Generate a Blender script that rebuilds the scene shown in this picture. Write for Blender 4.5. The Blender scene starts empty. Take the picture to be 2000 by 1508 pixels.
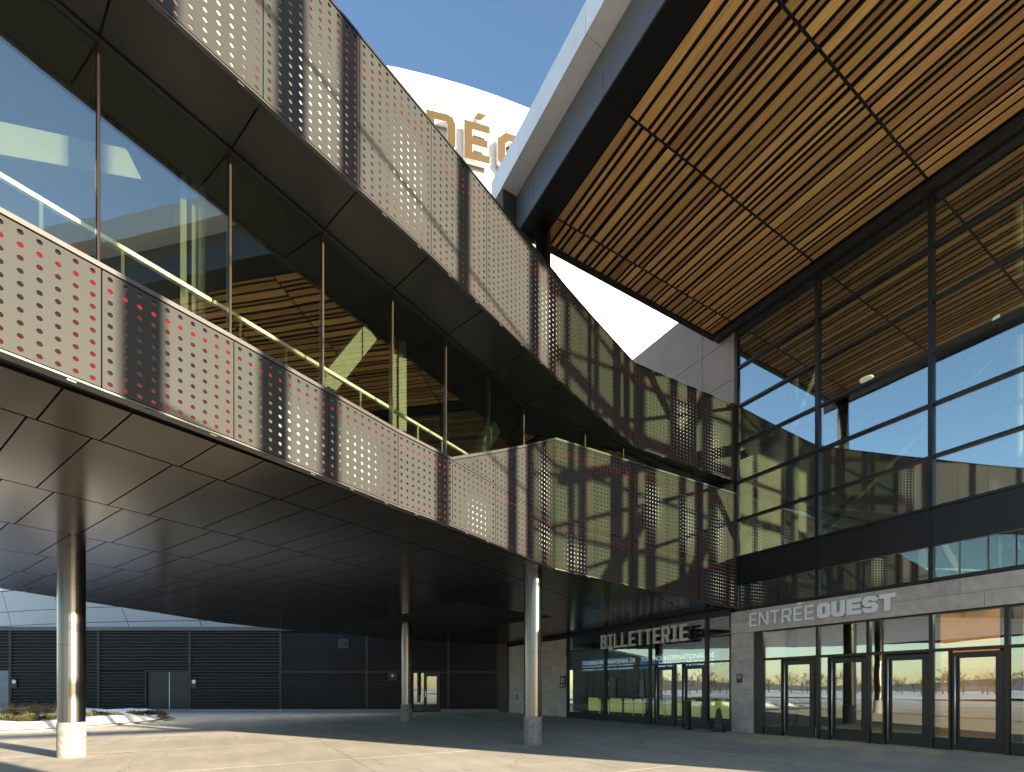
import bpy, bmesh, math, random
from mathutils import Vector, Matrix
random.seed(7)
sc = bpy.context.scene
C = sc.collection
rad = math.radians

# ---------------------------------------------------------------- camera
YAW = rad(30.2)
RX, RY = math.cos(YAW), -math.sin(YAW)          # image right, in the plan
FX, FY = math.sin(YAW), math.cos(YAW)           # view direction, in the plan
cam = bpy.data.cameras.new('camera')
cam.sensor_width = 36.0
cam.lens = 17.19
cam.shift_y = 0.295
cam.clip_start = 0.05
cam.clip_end = 5000
camo = bpy.data.objects.new('camera', cam)
camo.location = (0, 0, 1.5)
camo.rotation_euler = (rad(90), 0, -YAW)
C.objects.link(camo)
sc.camera = camo

# ---------------------------------------------------------------- sky and sun
SUN_EL = rad(10.5)
SUN_AZ = rad(150)                               # clockwise from +Y
w = bpy.data.worlds.new('World')
sc.world = w
w.use_nodes = True
wn = w.node_tree
sky = wn.nodes.new('ShaderNodeTexSky')
sky.sky_type = 'NISHITA'
sky.sun_disc = False
sky.sun_elevation = SUN_EL
sky.sun_rotation = SUN_AZ
sky.air_density = 1.0
sky.dust_density = 0.35
sky.ozone_density = 2.2
bg = wn.nodes['Background']
bg.inputs['Strength'].default_value = 0.068
wn.links.new(sky.outputs[0], bg.inputs['Color'])
sun = bpy.data.lights.new('sun', 'SUN')
sun.energy = 4.0
sun.angle = rad(0.5)
sun.color = (1.0, 0.83, 0.60)
suno = bpy.data.objects.new('sun', sun)
S = Vector((math.sin(SUN_AZ) * math.cos(SUN_EL), math.cos(SUN_AZ) * math.cos(SUN_EL), math.sin(SUN_EL)))
suno.rotation_euler = (-S).to_track_quat('-Z', 'Y').to_euler()
suno.location = (40, -60, 30)
C.objects.link(suno)

sc.view_settings.view_transform = 'Standard'
sc.view_settings.look = 'None'
sc.view_settings.gamma = 1.0
sc.view_settings.exposure = 2.52
sc.render.engine = 'CYCLES'
cy = sc.cycles
cy.use_denoising = True
cy.max_bounces = 10
cy.diffuse_bounces = 4
cy.glossy_bounces = 5
cy.transparent_max_bounces = 24
cy.sample_clamp_indirect = 6
cy.caustics_reflective = False
cy.caustics_refractive = False

# ---------------------------------------------------------------- materials
MATS = {}
def newmat(name):
    m = bpy.data.materials.new(name)
    m.use_nodes = True
    return m, m.node_tree, m.node_tree.nodes['Principled BSDF']
def nd(t, kind, **kw):
    n = t.nodes.new(kind)
    for k, v in kw.items():
        if k.startswith('i_'):
            n.inputs[k[2:].replace('_', ' ')].default_value = v
        else:
            setattr(n, k, v)
    return n
def mathn(t, op, a, b=None, clamp=False):
    n = t.nodes.new('ShaderNodeMath'); n.operation = op; n.use_clamp = clamp
    for i, v in enumerate((a, b)):
        if v is None: continue
        if hasattr(v, 'links'): t.links.new(v, n.inputs[i])
        else: n.inputs[i].default_value = v
    return n.outputs[0]
def ramp(t, fac, stops):
    n = t.nodes.new('ShaderNodeValToRGB')
    el = n.color_ramp.elements
    while len(el) < len(stops): el.new(0.5)
    for e, (p, c) in zip(el, stops):
        e.position = p; e.color = (*c, 1) if len(c) == 3 else c
    t.links.new(fac, n.inputs[0])
    return n.outputs[0]
def simple(name, col, rough=0.5, metal=0.0, var=0.0, scale=3.0, stretch=(1, 1, 1), bump=0.0, bscale=40.0, spec=0.5, objvar=0.0, roughvar=0.0):
    """principled paint/metal/stone with broad and fine mottling, optional bump and per-piece shift"""
    m, t, b = newmat(name)
    b.inputs['Roughness'].default_value = rough
    b.inputs['Metallic'].default_value = metal
    b.inputs['Specular IOR Level'].default_value = spec
    b.inputs['Base Color'].default_value = (*col, 1)
    tc = nd(t, 'ShaderNodeTexCoord')
    mp = nd(t, 'ShaderNodeMapping'); mp.inputs['Scale'].default_value = stretch
    t.links.new(tc.outputs['Object'], mp.inputs[0])
    if var or objvar or roughvar:
        n1 = nd(t, 'ShaderNodeTexNoise', i_Scale=scale, i_Detail=7.0, i_Roughness=0.62)
        t.links.new(mp.outputs[0], n1.inputs['Vector'])
        f = n1.outputs[0]
        lo = tuple(max(0, c * (1 - var)) for c in col); hi = tuple(min(1, c * (1 + var)) for c in col)
        colr = ramp(t, f, [(0.3, lo), (0.7, hi)])
        if objvar:
            oi = nd(t, 'ShaderNodeObjectInfo')
            v = mathn(t, 'ADD', mathn(t, 'MULTIPLY', oi.outputs['Random'], 2 * objvar), 1 - objvar)
            hs = nd(t, 'ShaderNodeHueSaturation')
            t.links.new(v, hs.inputs['Value']); t.links.new(colr, hs.inputs['Color'])
            colr = hs.outputs[0]
        t.links.new(colr, b.inputs['Base Color'])
        if roughvar:
            r = mathn(t, 'ADD', mathn(t, 'MULTIPLY', f, 2 * roughvar), rough - roughvar, True)
            t.links.new(r, b.inputs['Roughness'])
    if bump:
        n2 = nd(t, 'ShaderNodeTexNoise', i_Scale=bscale, i_Detail=5.0)
        t.links.new(mp.outputs[0], n2.inputs['Vector'])
        bp = nd(t, 'ShaderNodeBump', i_Strength=bump, i_Distance=0.02)
        t.links.new(n2.outputs[0], bp.inputs['Height'])
        t.links.new(bp.outputs[0], b.inputs['Normal'])
    MATS[name] = m
    return m
def glassmat(name, tint, r0, wav=0.02, wscale=0.5):
    """coated window glass: clear tinted transmission under a mirror coat that grows towards grazing angles"""
    m, t, b = newmat(name)
    t.nodes.remove(b)
    out = t.nodes['Material Output']
    tr = nd(t, 'ShaderNodeBsdfTransparent'); tr.inputs[0].default_value = (*tint, 1)
    gl = nd(t, 'ShaderNodeBsdfGlossy'); gl.inputs['Roughness'].default_value = 0.0
    gl.inputs['Color'].default_value = (0.93, 0.97, 0.99, 1)
    lw = nd(t, 'ShaderNodeLayerWeight')
    f = mathn(t, 'POWER', lw.outputs['Facing'], 4.0)
    f = mathn(t, 'ADD', mathn(t, 'MULTIPLY', f, 1 - r0), r0, True)
    mx = nd(t, 'ShaderNodeMixShader')
    t.links.new(f, mx.inputs[0]); t.links.new(tr.outputs[0], mx.inputs[1]); t.links.new(gl.outputs[0], mx.inputs[2])
    t.links.new(mx.outputs[0], out.inputs[0])
    if wav:
        tc = nd(t, 'ShaderNodeTexCoord')
        oi = nd(t, 'ShaderNodeObjectInfo'); va = nd(t, 'ShaderNodeVectorMath', operation='ADD')
        cx_ = nd(t, 'ShaderNodeCombineXYZ')
        for k in range(3): t.links.new(mathn(t, 'MULTIPLY', oi.outputs['Random'], 31.0 + 17 * k), cx_.inputs[k])
        t.links.new(tc.outputs['Object'], va.inputs[0]); t.links.new(cx_.outputs[0], va.inputs[1])
        n = nd(t, 'ShaderNodeTexNoise', i_Scale=wscale, i_Detail=1.0)
        t.links.new(va.outputs[0], n.inputs['Vector'])
        bp = nd(t, 'ShaderNodeBump', i_Strength=wav, i_Distance=0.1)
        t.links.new(n.outputs[0], bp.inputs['Height']); t.links.new(bp.outputs[0], gl.inputs['Normal'])
    MATS[name] = m
    return m

simple('panel_metal', (0.0275, 0.0305, 0.0300), 0.6, 0.0, var=0.09, scale=1.3, bump=0.012, bscale=90, spec=0.2, objvar=0.05, roughvar=0.05)
simple('panel_edge', (0.10, 0.10, 0.10), 0.4, 0.6)
simple('trim_metal', (0.085, 0.083, 0.08), 0.35, 0.5, var=0.12, scale=4)
simple('bronze_trim', (0.13, 0.10, 0.072), 0.3, 0.9)
simple('dark_metal', (0.022, 0.022, 0.024), 0.42, 0.2, var=0.2, scale=2)
simple('black_frame', (0.013, 0.013, 0.014), 0.38, 0.1, var=0.25, scale=3, roughvar=0.08)
simple('soffit_dark', (0.058, 0.046, 0.034), 0.19, 0.75, var=0.05, scale=0.9, objvar=0.10)
simple('soffit_upper', (0.020, 0.020, 0.021), 0.36, 0.3, var=0.12, scale=1.2, objvar=0.1)
simple('deck_black', (0.006, 0.006, 0.006), 0.9)
simple('grey_clad', (0.13, 0.13, 0.135), 0.32, 0.4, var=0.06, scale=0.8, objvar=0.03)
simple('drum_clad_shaded', (0.36, 0.375, 0.395), 0.45, 0.1, var=0.03, scale=0.5, objvar=0.03)  # lower drum rows: white cladding greyed in its colour to read as shaded
simple('white_clad', (0.60, 0.60, 0.60), 0.5, 0.0, var=0.03, scale=0.3, objvar=0.02)
simple('silver_clad', (0.80, 0.795, 0.785), 0.4, 0.1, var=0.05, scale=0.8, objvar=0.03)
simple('tan_clad', (0.21, 0.155, 0.12), 0.42, 0.05, var=0.10, scale=0.7, objvar=0.06, roughvar=0.06)
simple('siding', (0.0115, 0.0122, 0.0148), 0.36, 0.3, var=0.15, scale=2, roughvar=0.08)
simple('door_paint', (0.011, 0.0112, 0.012), 0.4, 0.2, var=0.1, scale=2)
simple('door_grey', (0.16, 0.18, 0.19), 0.45, 0.2, var=0.1, scale=2)
simple('limestone', (0.50, 0.44, 0.395), 0.75, 0, var=0.20, scale=4.5, objvar=0.10, bump=0.06, bscale=35)
simple('mortar', (0.12, 0.105, 0.095), 0.95)
simple('sign_white', (0.86, 0.86, 0.86), 0.45)
simple('sign_grey', (0.74, 0.72, 0.69), 0.45, 0.1)
simple('sign_gold', (0.066, 0.042, 0.0105), 0.55, 0.0)
simple('stainless', (0.72, 0.71, 0.69), 0.42, 0.85)
simple('concrete_base', (0.22, 0.215, 0.205), 0.85, 0, var=0.38, scale=9, bump=0.2, bscale=30)
simple('snow', (0.80, 0.81, 0.84), 0.8, 0, var=0.10, scale=3, bump=0.5, bscale=9)
simple('soil', (0.06, 0.045, 0.03), 0.95, 0, var=0.4, scale=8, bump=0.5, bscale=20)
simple('asphalt', (0.52, 0.52, 0.53), 0.85, 0, var=0.45, scale=0.12, bump=0.1)  # car park colour kept pale so it bounces light up under the canopy
simple('far_snow', (0.70, 0.72, 0.76), 0.85, 0, var=0.12, scale=0.05)
simple('hill', (0.16, 0.17, 0.20), 0.95, 0, var=0.35, scale=0.02)
simple('juniper', (0.065, 0.068, 0.024), 0.8, 0, var=0.4, scale=7)
simple('dry_grass', (0.26, 0.165, 0.06), 0.85, 0, var=0.3, scale=9)
simple('bark', (0.085, 0.062, 0.045), 0.9, 0, var=0.3, scale=5)
simple('hall_paint', (0.014, 0.0155, 0.013), 0.6, spec=0.15)
simple('interior_black', (0.014, 0.014, 0.015), 0.7)
simple('brace_paint', (0.085, 0.096, 0.078), 0.5, 0, var=0.12, scale=7, bump=0.1, bscale=60)
simple('interior_dark', (0.035, 0.032, 0.028), 0.8, 0, var=0.3, scale=1)
simple('interior_pale', (0.15, 0.13, 0.10), 0.7, 0, var=0.1, scale=1)
simple('interior_floor', (0.22, 0.195, 0.15), 0.5, 0, var=0.1, scale=1)
simple('black_plastic', (0.015, 0.015, 0.015), 0.55, 0, var=0.3, scale=6)
simple('plate_black', (0.012, 0.012, 0.012), 0.4)
simple('plate_white', (0.75, 0.75, 0.75), 0.5)
simple('plate_yellow', (0.70, 0.50, 0.06), 0.5)
simple('box_grey', (0.05, 0.049, 0.047), 0.6)
simple('joint_sand', (0.40, 0.375, 0.325), 0.95, 0, var=0.2, scale=6)
glassmat('facade_glass', (0.945, 1.0, 0.90), 0.31, 0.018, 0.55)
glassmat('wing_glass', (0.90, 0.95, 0.84), 0.19, 0.012, 0.8)
glassmat('clear_glass', (0.90, 0.965, 0.86), 0.05, 0.0)
glassmat('ticket_glass', (0.90, 0.94, 0.82), 0.12, 0.014, 0.9)
glassmat('door_glass', (0.93, 0.97, 0.86), 0.19, 0.014, 0.9)

def emis(name, col, s):
    m, t, b = newmat(name)
    b.inputs['Base Color'].default_value = (*[c * 0.4 for c in col], 1)
    b.inputs['Emission Color'].default_value = (*col, 1)
    b.inputs['Emission Strength'].default_value = s
    MATS[name] = m
emis('lamp_warm', (1.0, 0.82, 0.45), 14.0)
emis('lamp_green', (0.80, 0.86, 0.34), 0.045)
emis('pendant', (0.85, 0.95, 0.75), 0.12)
emis('screen_blue', (0.02, 0.09, 0.30), 0.10)
emis('screen_text', (0.75, 0.85, 1.0), 0.13)

# concrete plaza: broad stains, fine grain, salt marks and tyre-swept streaks
m, t, b = newmat('concrete'); MATS['concrete'] = m
tc = nd(t, 'ShaderNodeTexCoord')
gm = nd(t, 'ShaderNodeNewGeometry')
n1 = nd(t, 'ShaderNodeTexNoise', i_Scale=0.35, i_Detail=8.0, i_Roughness=0.65)
n2 = nd(t, 'ShaderNodeTexNoise', i_Scale=14.0, i_Detail=8.0, i_Roughness=0.7)
mp = nd(t, 'ShaderNodeMapping'); mp.inputs['Scale'].default_value = (2.6, 0.35, 1); mp.inputs['Rotation'].default_value = (0, 0, rad(-38))
n3 = nd(t, 'ShaderNodeTexNoise', i_Scale=0.8, i_Detail=6.0, i_Roughness=0.7)
t.links.new(gm.outputs['Position'], n1.inputs['Vector']); t.links.new(gm.outputs['Position'], n2.inputs['Vector'])
t.links.new(gm.outputs['Position'], mp.inputs[0]); t.links.new(mp.outputs[0], n3.inputs['Vector'])
f = mathn(t, 'ADD', mathn(t, 'MULTIPLY', n1.outputs[0], 0.58), mathn(t, 'ADD', mathn(t, 'MULTIPLY', n2.outputs[0], 0.22), mathn(t, 'MULTIPLY', n3.outputs[0], 0.35)))
col = ramp(t, f, [(0.36, (0.30, 0.275, 0.235)), (0.55, (0.46, 0.43, 0.365)), (0.72, (0.60, 0.565, 0.485))])
vo = nd(t, 'ShaderNodeTexVoronoi', i_Scale=2.3); t.links.new(gm.outputs['Position'], vo.inputs['Vector'])
spot = mathn(t, 'LESS_THAN', vo.outputs['Distance'], 0.05)
vc = nd(t, 'ShaderNodeTexVoronoi', i_Scale=0.32, feature='DISTANCE_TO_EDGE')
wv = nd(t, 'ShaderNodeVectorMath', operation='ADD'); n4 = nd(t, 'ShaderNodeTexNoise', i_Scale=1.1, i_Detail=5.0)
t.links.new(gm.outputs['Position'], n4.inputs['Vector'])
t.links.new(gm.outputs['Position'], wv.inputs[0]); t.links.new(n4.outputs['Color'], wv.inputs[1]); t.links.new(wv.outputs[0], vc.inputs['Vector'])
crack = mathn(t, 'MULTIPLY', mathn(t, 'LESS_THAN', vc.outputs['Distance'], 0.0035), mathn(t, 'GREATER_THAN', n1.outputs[0], 0.5))
dark = mathn(t, 'ADD', mathn(t, 'MULTIPLY', spot, 0.3), mathn(t, 'MULTIPLY', crack, 0.55), True)
n5 = nd(t, 'ShaderNodeTexNoise', i_Scale=0.9, i_Detail=9.0, i_Roughness=0.75); t.links.new(wv.outputs[0], n5.inputs['Vector'])
salt = mathn(t, 'MULTIPLY', mathn(t, 'SUBTRACT', n5.outputs[0], 0.56, True), 3.0, True)
mxs = nd(t, 'ShaderNodeMix', data_type='RGBA'); t.links.new(salt, mxs.inputs[0]); t.links.new(col, mxs.inputs[6]); mxs.inputs[7].default_value = (0.68, 0.65, 0.58, 1)
mxd = nd(t, 'ShaderNodeMix', data_type='RGBA'); t.links.new(dark, mxd.inputs[0]); t.links.new(mxs.outputs[2], mxd.inputs[6]); mxd.inputs[7].default_value = (0.10, 0.095, 0.085, 1)
t.links.new(mxd.outputs[2], b.inputs['Base Color'])
b.inputs['Roughness'].default_value = 0.8
bp = nd(t, 'ShaderNodeBump', i_Strength=0.25, i_Distance=0.01)
t.links.new(n2.outputs[0], bp.inputs['Height']); t.links.new(bp.outputs[0], b.inputs['Normal'])

# cedar: grain drawn along the board, each board its own tone
m, t, b = newmat('cedar'); MATS['cedar'] = m
tc = nd(t, 'ShaderNodeTexCoord'); oi = nd(t, 'ShaderNodeObjectInfo')
mp = nd(t, 'ShaderNodeMapping'); mp.inputs['Scale'].default_value = (16, 0.7, 16)
vm = nd(t, 'ShaderNodeVectorMath', operation='ADD')
t.links.new(tc.outputs['Object'], mp.inputs[0]); t.links.new(mp.outputs[0], vm.inputs[0])
rv = mathn(t, 'MULTIPLY', oi.outputs['Random'], 57.0)
cv = nd(t, 'ShaderNodeCombineXYZ'); t.links.new(rv, cv.inputs[0]); t.links.new(rv, cv.inputs[1]); t.links.new(cv.outputs[0], vm.inputs[1])
n1 = nd(t, 'ShaderNodeTexNoise', i_Scale=1.6, i_Detail=6.0, i_Roughness=0.6, i_Distortion=0.6)
t.links.new(vm.outputs[0], n1.inputs['Vector'])
col = ramp(t, n1.outputs[0], [(0.28, (0.46, 0.225, 0.065)), (0.5, (0.66, 0.375, 0.125)), (0.75, (0.78, 0.50, 0.20))])
hs = nd(t, 'ShaderNodeHueSaturation')
v = mathn(t, 'ADD', mathn(t, 'MULTIPLY', oi.outputs['Random'], 0.75), 0.66)
rnd2 = mathn(t, 'FRACT', mathn(t, 'MULTIPLY', oi.outputs['Random'], 13.7))
t.links.new(v, hs.inputs['Value'])
t.links.new(mathn(t, 'ADD', mathn(t, 'MULTIPLY', rnd2, 0.02), 0.488), hs.inputs['Hue'])
t.links.new(col, hs.inputs['Color']); t.links.new(hs.outputs[0], b.inputs['Base Color'])
b.inputs['Roughness'].default_value = 0.5
bp = nd(t, 'ShaderNodeBump', i_Strength=0.15, i_Distance=0.01)
t.links.new(n1.outputs[0], bp.inputs['Height']); t.links.new(bp.outputs[0], b.inputs['Normal'])

# brushed column cladding
m, t, b = newmat('column_steel'); MATS['column_steel'] = m
tc = nd(t, 'ShaderNodeTexCoord')
mp = nd(t, 'ShaderNodeMapping'); mp.inputs['Scale'].default_value = (30, 30, 0.15)
n1 = nd(t, 'ShaderNodeTexNoise', i_Scale=1.2, i_Detail=5.0)
t.links.new(tc.outputs['Object'], mp.inputs[0]); t.links.new(mp.outputs[0], n1.inputs['Vector'])
b.inputs['Metallic'].default_value = 1.0
t.links.new(ramp(t, n1.outputs[0], [(0.3, (0.13, 0.125, 0.12)), (0.7, (0.23, 0.222, 0.214))]), b.inputs['Base Color'])
t.links.new(mathn(t, 'ADD', mathn(t, 'MULTIPLY', n1.outputs[0], 0.16), 0.17), b.inputs['Roughness'])

# brick wall inside the hall (courses too small to see singly)
m, t, b = newmat('brick'); MATS['brick'] = m
tc = nd(t, 'ShaderNodeTexCoord')
mp = nd(t, 'ShaderNodeMapping'); mp.inputs['Rotation'].default_value = (rad(90), 0, rad(90))
bk = nd(t, 'ShaderNodeTexBrick', i_Scale=4.5, i_Mortar_Size=0.02)
bk.inputs['Color1'].default_value = (0.42, 0.20, 0.07, 1); bk.inputs['Color2'].default_value = (0.30, 0.13, 0.05, 1); bk.inputs['Mortar'].default_value = (0.20, 0.15, 0.10, 1)
t.links.new(tc.outputs['Object'], mp.inputs[0]); t.links.new(mp.outputs[0], bk.inputs['Vector'])
t.links.new(bk.outputs[0], b.inputs['Base Color']); b.inputs['Roughness'].default_value = 0.85

# light box behind each perforated panel: red lamps round its edges, white ones in some middles
m, t, b = newmat('light_box'); MATS['light_box'] = m
tc = nd(t, 'ShaderNodeTexCoord'); oi = nd(t, 'ShaderNodeObjectInfo')
sp = nd(t, 'ShaderNodeSeparateXYZ'); t.links.new(tc.outputs['UV'], sp.inputs[0])
u, v = sp.outputs[0], sp.outputs[1]
def bell(x, c, wd):
    d = mathn(t, 'DIVIDE', mathn(t, 'SUBTRACT', x, c), wd)
    return mathn(t, 'DIVIDE', 1.0, mathn(t, 'ADD', 1.0, mathn(t, 'POWER', mathn(t, 'ABSOLUTE', d), 4.0)))
r1 = oi.outputs['Random']
r2 = mathn(t, 'FRACT', mathn(t, 'MULTIPLY', r1, 7.31))
r3 = mathn(t, 'FRACT', mathn(t, 'MULTIPLY', r1, 23.7))
edge = mathn(t, 'ADD', bell(v, 0.87, 0.05), mathn(t, 'ADD', mathn(t, 'MULTIPLY', bell(u, 0.96, 0.10), 0.5), mathn(t, 'MULTIPLY', bell(v, 0.03, 0.15), 0.35)), True)
r1 = oi.outputs['Random']
r2 = mathn(t, 'FRACT', mathn(t, 'MULTIPLY', r1, 7.31))
r3 = mathn(t, 'FRACT', mathn(t, 'MULTIPLY', r1, 23.7))
blob = mathn(t, 'MULTIPLY', bell(u, mathn(t, 'ADD', mathn(t, 'MULTIPLY', r2, 0.5), 0.25), 0.22), bell(v, mathn(t, 'ADD', mathn(t, 'MULTIPLY', r3, 0.35), 0.25), 0.28))
on = mathn(t, 'GREATER_THAN', r2, 0.42)
blob = mathn(t, 'MULTIPLY', mathn(t, 'MULTIPLY', blob, on), mathn(t, 'SUBTRACT', 1.0, edge))
edge = mathn(t, 'MULTIPLY', edge, mathn(t, 'ADD', 0.45, mathn(t, 'MULTIPLY', r3, 0.55)))
ca = nd(t, 'ShaderNodeMix', data_type='RGBA'); t.links.new(edge, ca.inputs[0])
ca.inputs[6].default_value = (0.050, 0.034, 0.030, 1); ca.inputs[7].default_value = (0.50, 0.026, 0.026, 1)
cb = nd(t, 'ShaderNodeMix', data_type='RGBA'); t.links.new(blob, cb.inputs[0])
t.links.new(ca.outputs[2], cb.inputs[6]); cb.inputs[7].default_value = (1.4, 1.2, 0.92, 1)
t.links.new(cb.outputs[2], b.inputs['Emission Color'])
b.inputs['Base Color'].default_value = (0.10, 0.035, 0.03, 1)
b.inputs['Roughness'].default_value = 0.6
b.inputs['Emission Strength'].default_value = 0.30

dim = MATS['light_box'].copy(); dim.name = 'light_box_dim'; MATS['light_box_dim'] = dim
dim.node_tree.nodes['Principled BSDF'].inputs['Emission Strength'].default_value = 0.15

# ---------------------------------------------------------------- mesh helpers
def mobj(name, verts, faces, mat, parent=None, uv=None, smooth=False):
    me = bpy.data.meshes.new(name)
    me.from_pydata([tuple(v) for v in verts], [], faces)
    if uv:
        l = me.uv_layers.new(name='UVMap')
        for p in me.polygons:
            for li in p.loop_indices:
                l.data[li].uv = uv[me.loops[li].vertex_index]
    if smooth:
        for p in me.polygons: p.use_smooth = True
    me.materials.append(MATS[mat])
    o = bpy.data.objects.new(name, me)
    C.objects.link(o)
    if parent: o.parent = parent
    return o
BOXF = [(0, 3, 2, 1), (4, 5, 6, 7), (0, 1, 5, 4), (1, 2, 6, 5), (2, 3, 7, 6), (3, 0, 4, 7)]
def boxv(x0, x1, y0, y1, z0, z1):
    return [(x0, y0, z0), (x1, y0, z0), (x1, y1, z0), (x0, y1, z0), (x0, y0, z1), (x1, y0, z1), (x1, y1, z1), (x0, y1, z1)]
def box(name, x0, x1, y0, y1, z0, z1, mat, parent=None):
    return mobj(name, boxv(min(x0, x1), max(x0, x1), min(y0, y1), max(y0, y1), min(z0, z1), max(z0, z1)), BOXF, mat, parent)
class MB:
    def __init__(s): s.v = []; s.f = []
    def add(s, vs, fs):
        n = len(s.v); s.v += [tuple(v) for v in vs]; s.f += [tuple(i + n for i in f) for f in fs]; return s
    def box(s, x0, x1, y0, y1, z0, z1):
        return s.add(boxv(min(x0, x1), max(x0, x1), min(y0, y1), max(y0, y1), min(z0, z1), max(z0, z1)), BOXF)
    def bar(s, a, b, wd, ht, up=(0, 0, 1)):
        a = Vector(a); b = Vector(b); d = (b - a).normalized()
        sd = d.cross(Vector(up)).normalized() * wd / 2; u = sd.cross(d).normalized() * ht / 2
        vs = [a - sd - u, a + sd - u, a + sd + u, a - sd + u, b - sd - u, b + sd - u, b + sd + u, b - sd + u]
        return s.add(vs, [(0, 1, 2, 3), (7, 6, 5, 4), (0, 4, 5, 1), (1, 5, 6, 2), (2, 6, 7, 3), (3, 7, 4, 0)])
    def cyl(s, a, b, r0, r1=None, n=12, caps=True):
        r1 = r0 if r1 is None else r1
        a = Vector(a); b = Vector(b); d = (b - a).normalized()
        x = d.orthogonal().normalized(); y = d.cross(x)
        vs = []
        for p, r in ((a, r0), (b, r1)):
            for i in range(n):
                an = 2 * math.pi * i / n
                vs.append(p + x * (r * math.cos(an)) + y * (r * math.sin(an)))
        fs = [(i, (i + 1) % n, n + (i + 1) % n, n + i) for i in range(n)]
        if caps: fs += [tuple(range(n - 1, -1, -1)), tuple(range(n, 2 * n))]
        return s.add(vs, fs)
    def prism(s, poly, z0, z1):
        """vertical prism over a plan polygon (counter-clockwise); z0, z1 numbers or functions of x,y"""
        g0 = z0 if callable(z0) else (lambda x, y: z0)
        g1 = z1 if callable(z1) else (lambda x, y: z1)
        n = len(poly)
        vs = [(x, y, g0(x, y)) for x, y in poly] + [(x, y, g1(x, y)) for x, y in poly]
        fs = [tuple(range(n - 1, -1, -1)), tuple(range(n, 2 * n))] + [(i, (i + 1) % n, n + (i + 1) % n, n + i) for i in range(n)]
        return s.add(vs, fs)
    def lathe(s, prof, c, n=40):
        vs = []; k = len(prof)
        for i in range(n):
            a = 2 * math.pi * i / n
            vs += [(c[0] + r * math.cos(a), c[1] + r * math.sin(a), c[2] + z) for r, z in prof]
        fs = [(i * k + j, ((i + 1) % n) * k + j, ((i + 1) % n) * k + j + 1, i * k + j + 1) for i in range(n) for j in range(k - 1)]
        return s.add(vs, fs)
    def out(s, name, mat, parent=None, smooth=False):
        return mobj(name, s.v, s.f, mat, parent, smooth=smooth)
def thing(name, label, cat, loc=(0, 0, 0), rz=0.0, group=None):
    o = bpy.data.objects.new(name, None)
    o.empty_display_size = 0.2
    o.location = loc; o.rotation_euler = (0, 0, rz)
    C.objects.link(o)
    o['label'] = label; o['category'] = cat
    if group: o['group'] = group
    return o
def tag(o, label, cat, group=None):
    o['label'] = label; o['category'] = cat
    if group: o['group'] = group
    return o
def kind(o, k, label=None):
    o['kind'] = k
    if label: o['label'] = label
    return o
def copy_tree(o, parent=None):
    c = o.copy(); C.objects.link(c)
    if parent: c.parent = parent
    for ch in [x for x in bpy.data.objects if x.parent == o]: copy_tree(ch, c)
    return c
def clip(poly, a, b):
    """keep what lies to the left of the line a->b"""
    res = []; n = len(poly)
    sd = [(b[0] - a[0]) * (p[1] - a[1]) - (b[1] - a[1]) * (p[0] - a[0]) for p in poly]
    for i in range(n):
        p, q, sp_, sq = poly[i], poly[(i + 1) % n], sd[i], sd[(i + 1) % n]
        if sp_ >= 0: res.append(p)
        if (sp_ > 0 > sq) or (sp_ < 0 < sq):
            k = sp_ / (sp_ - sq); res.append((p[0] + (q[0] - p[0]) * k, p[1] + (q[1] - p[1]) * k))
    return res
def area(p):
    return 0.5 * sum(p[i][0] * p[(i + 1) % len(p)][1] - p[(i + 1) % len(p)][0] * p[i][1] for i in range(len(p)))
def offset_line(pts, d):
    """parallel polyline, d metres to the left of the walking direction"""
    res = []
    for i in range(len(pts)):
        ns = []
        for j in (i - 1, i):
            if 0 <= j < len(pts) - 1:
                x = pts[j + 1][0] - pts[j][0]; y = pts[j + 1][1] - pts[j][1]; l = math.hypot(x, y)
                ns.append((-y / l, x / l))
        nx = sum(n[0] for n in ns) / len(ns); ny = sum(n[1] for n in ns) / len(ns)
        k = d / (nx * nx + ny * ny)
        res.append((pts[i][0] + nx * k, pts[i][1] + ny * k))
    return res

# ================================================================ THE SETTING
# ground sheet, plaza slabs, planting bed, far snow, hills
kind(box('ground', -420, 420, -420, 420, -0.9, -0.024, 'asphalt'), 'structure', 'salt stained and snow dusted car park ground, paled to bounce light upward, reaching to the horizon')
plaza = bpy.data.objects.new('plaza', None); C.objects.link(plaza)
kind(plaza, 'structure', 'pale concrete plaza cast in square slabs with thin joints')
box('joint_bed', -20, 31, -20, 47, -0.02, -0.008, 'joint_sand', plaza)
slab_mesh = None
gx0, gy0 = -1.75, -1.45
for i in range(-5, 8):
    for j in range(-5, 12):
        x0 = gx0 + 4.03 * i; y0 = gy0 + 4.03 * j
        if x0 > 26 or y0 > 42: continue
        if slab_mesh is None:
            mb = MB(); g = 0.006
            e = 4.03
            mb.add([(g, g, 0), (e - g, g, 0), (e - g, e - g, 0), (g, e - g, 0), (0.001 + g, 0.001 + g, -0.012), (e - g, g, -0.012), (e - g, e - g, -0.012), (g, e - g, -0.012)],
                   [(0, 1, 2, 3), (4, 5, 1, 0), (5, 6, 2, 1), (6, 7, 3, 2), (7, 4, 0, 3)])
            o = mb.out('slab', 'concrete', plaza); slab_mesh = o.data
        else:
            o = bpy.data.objects.new('slab', slab_mesh); C.objects.link(o); o.parent = plaza
        o.location = (x0, y0, 0)

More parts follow.
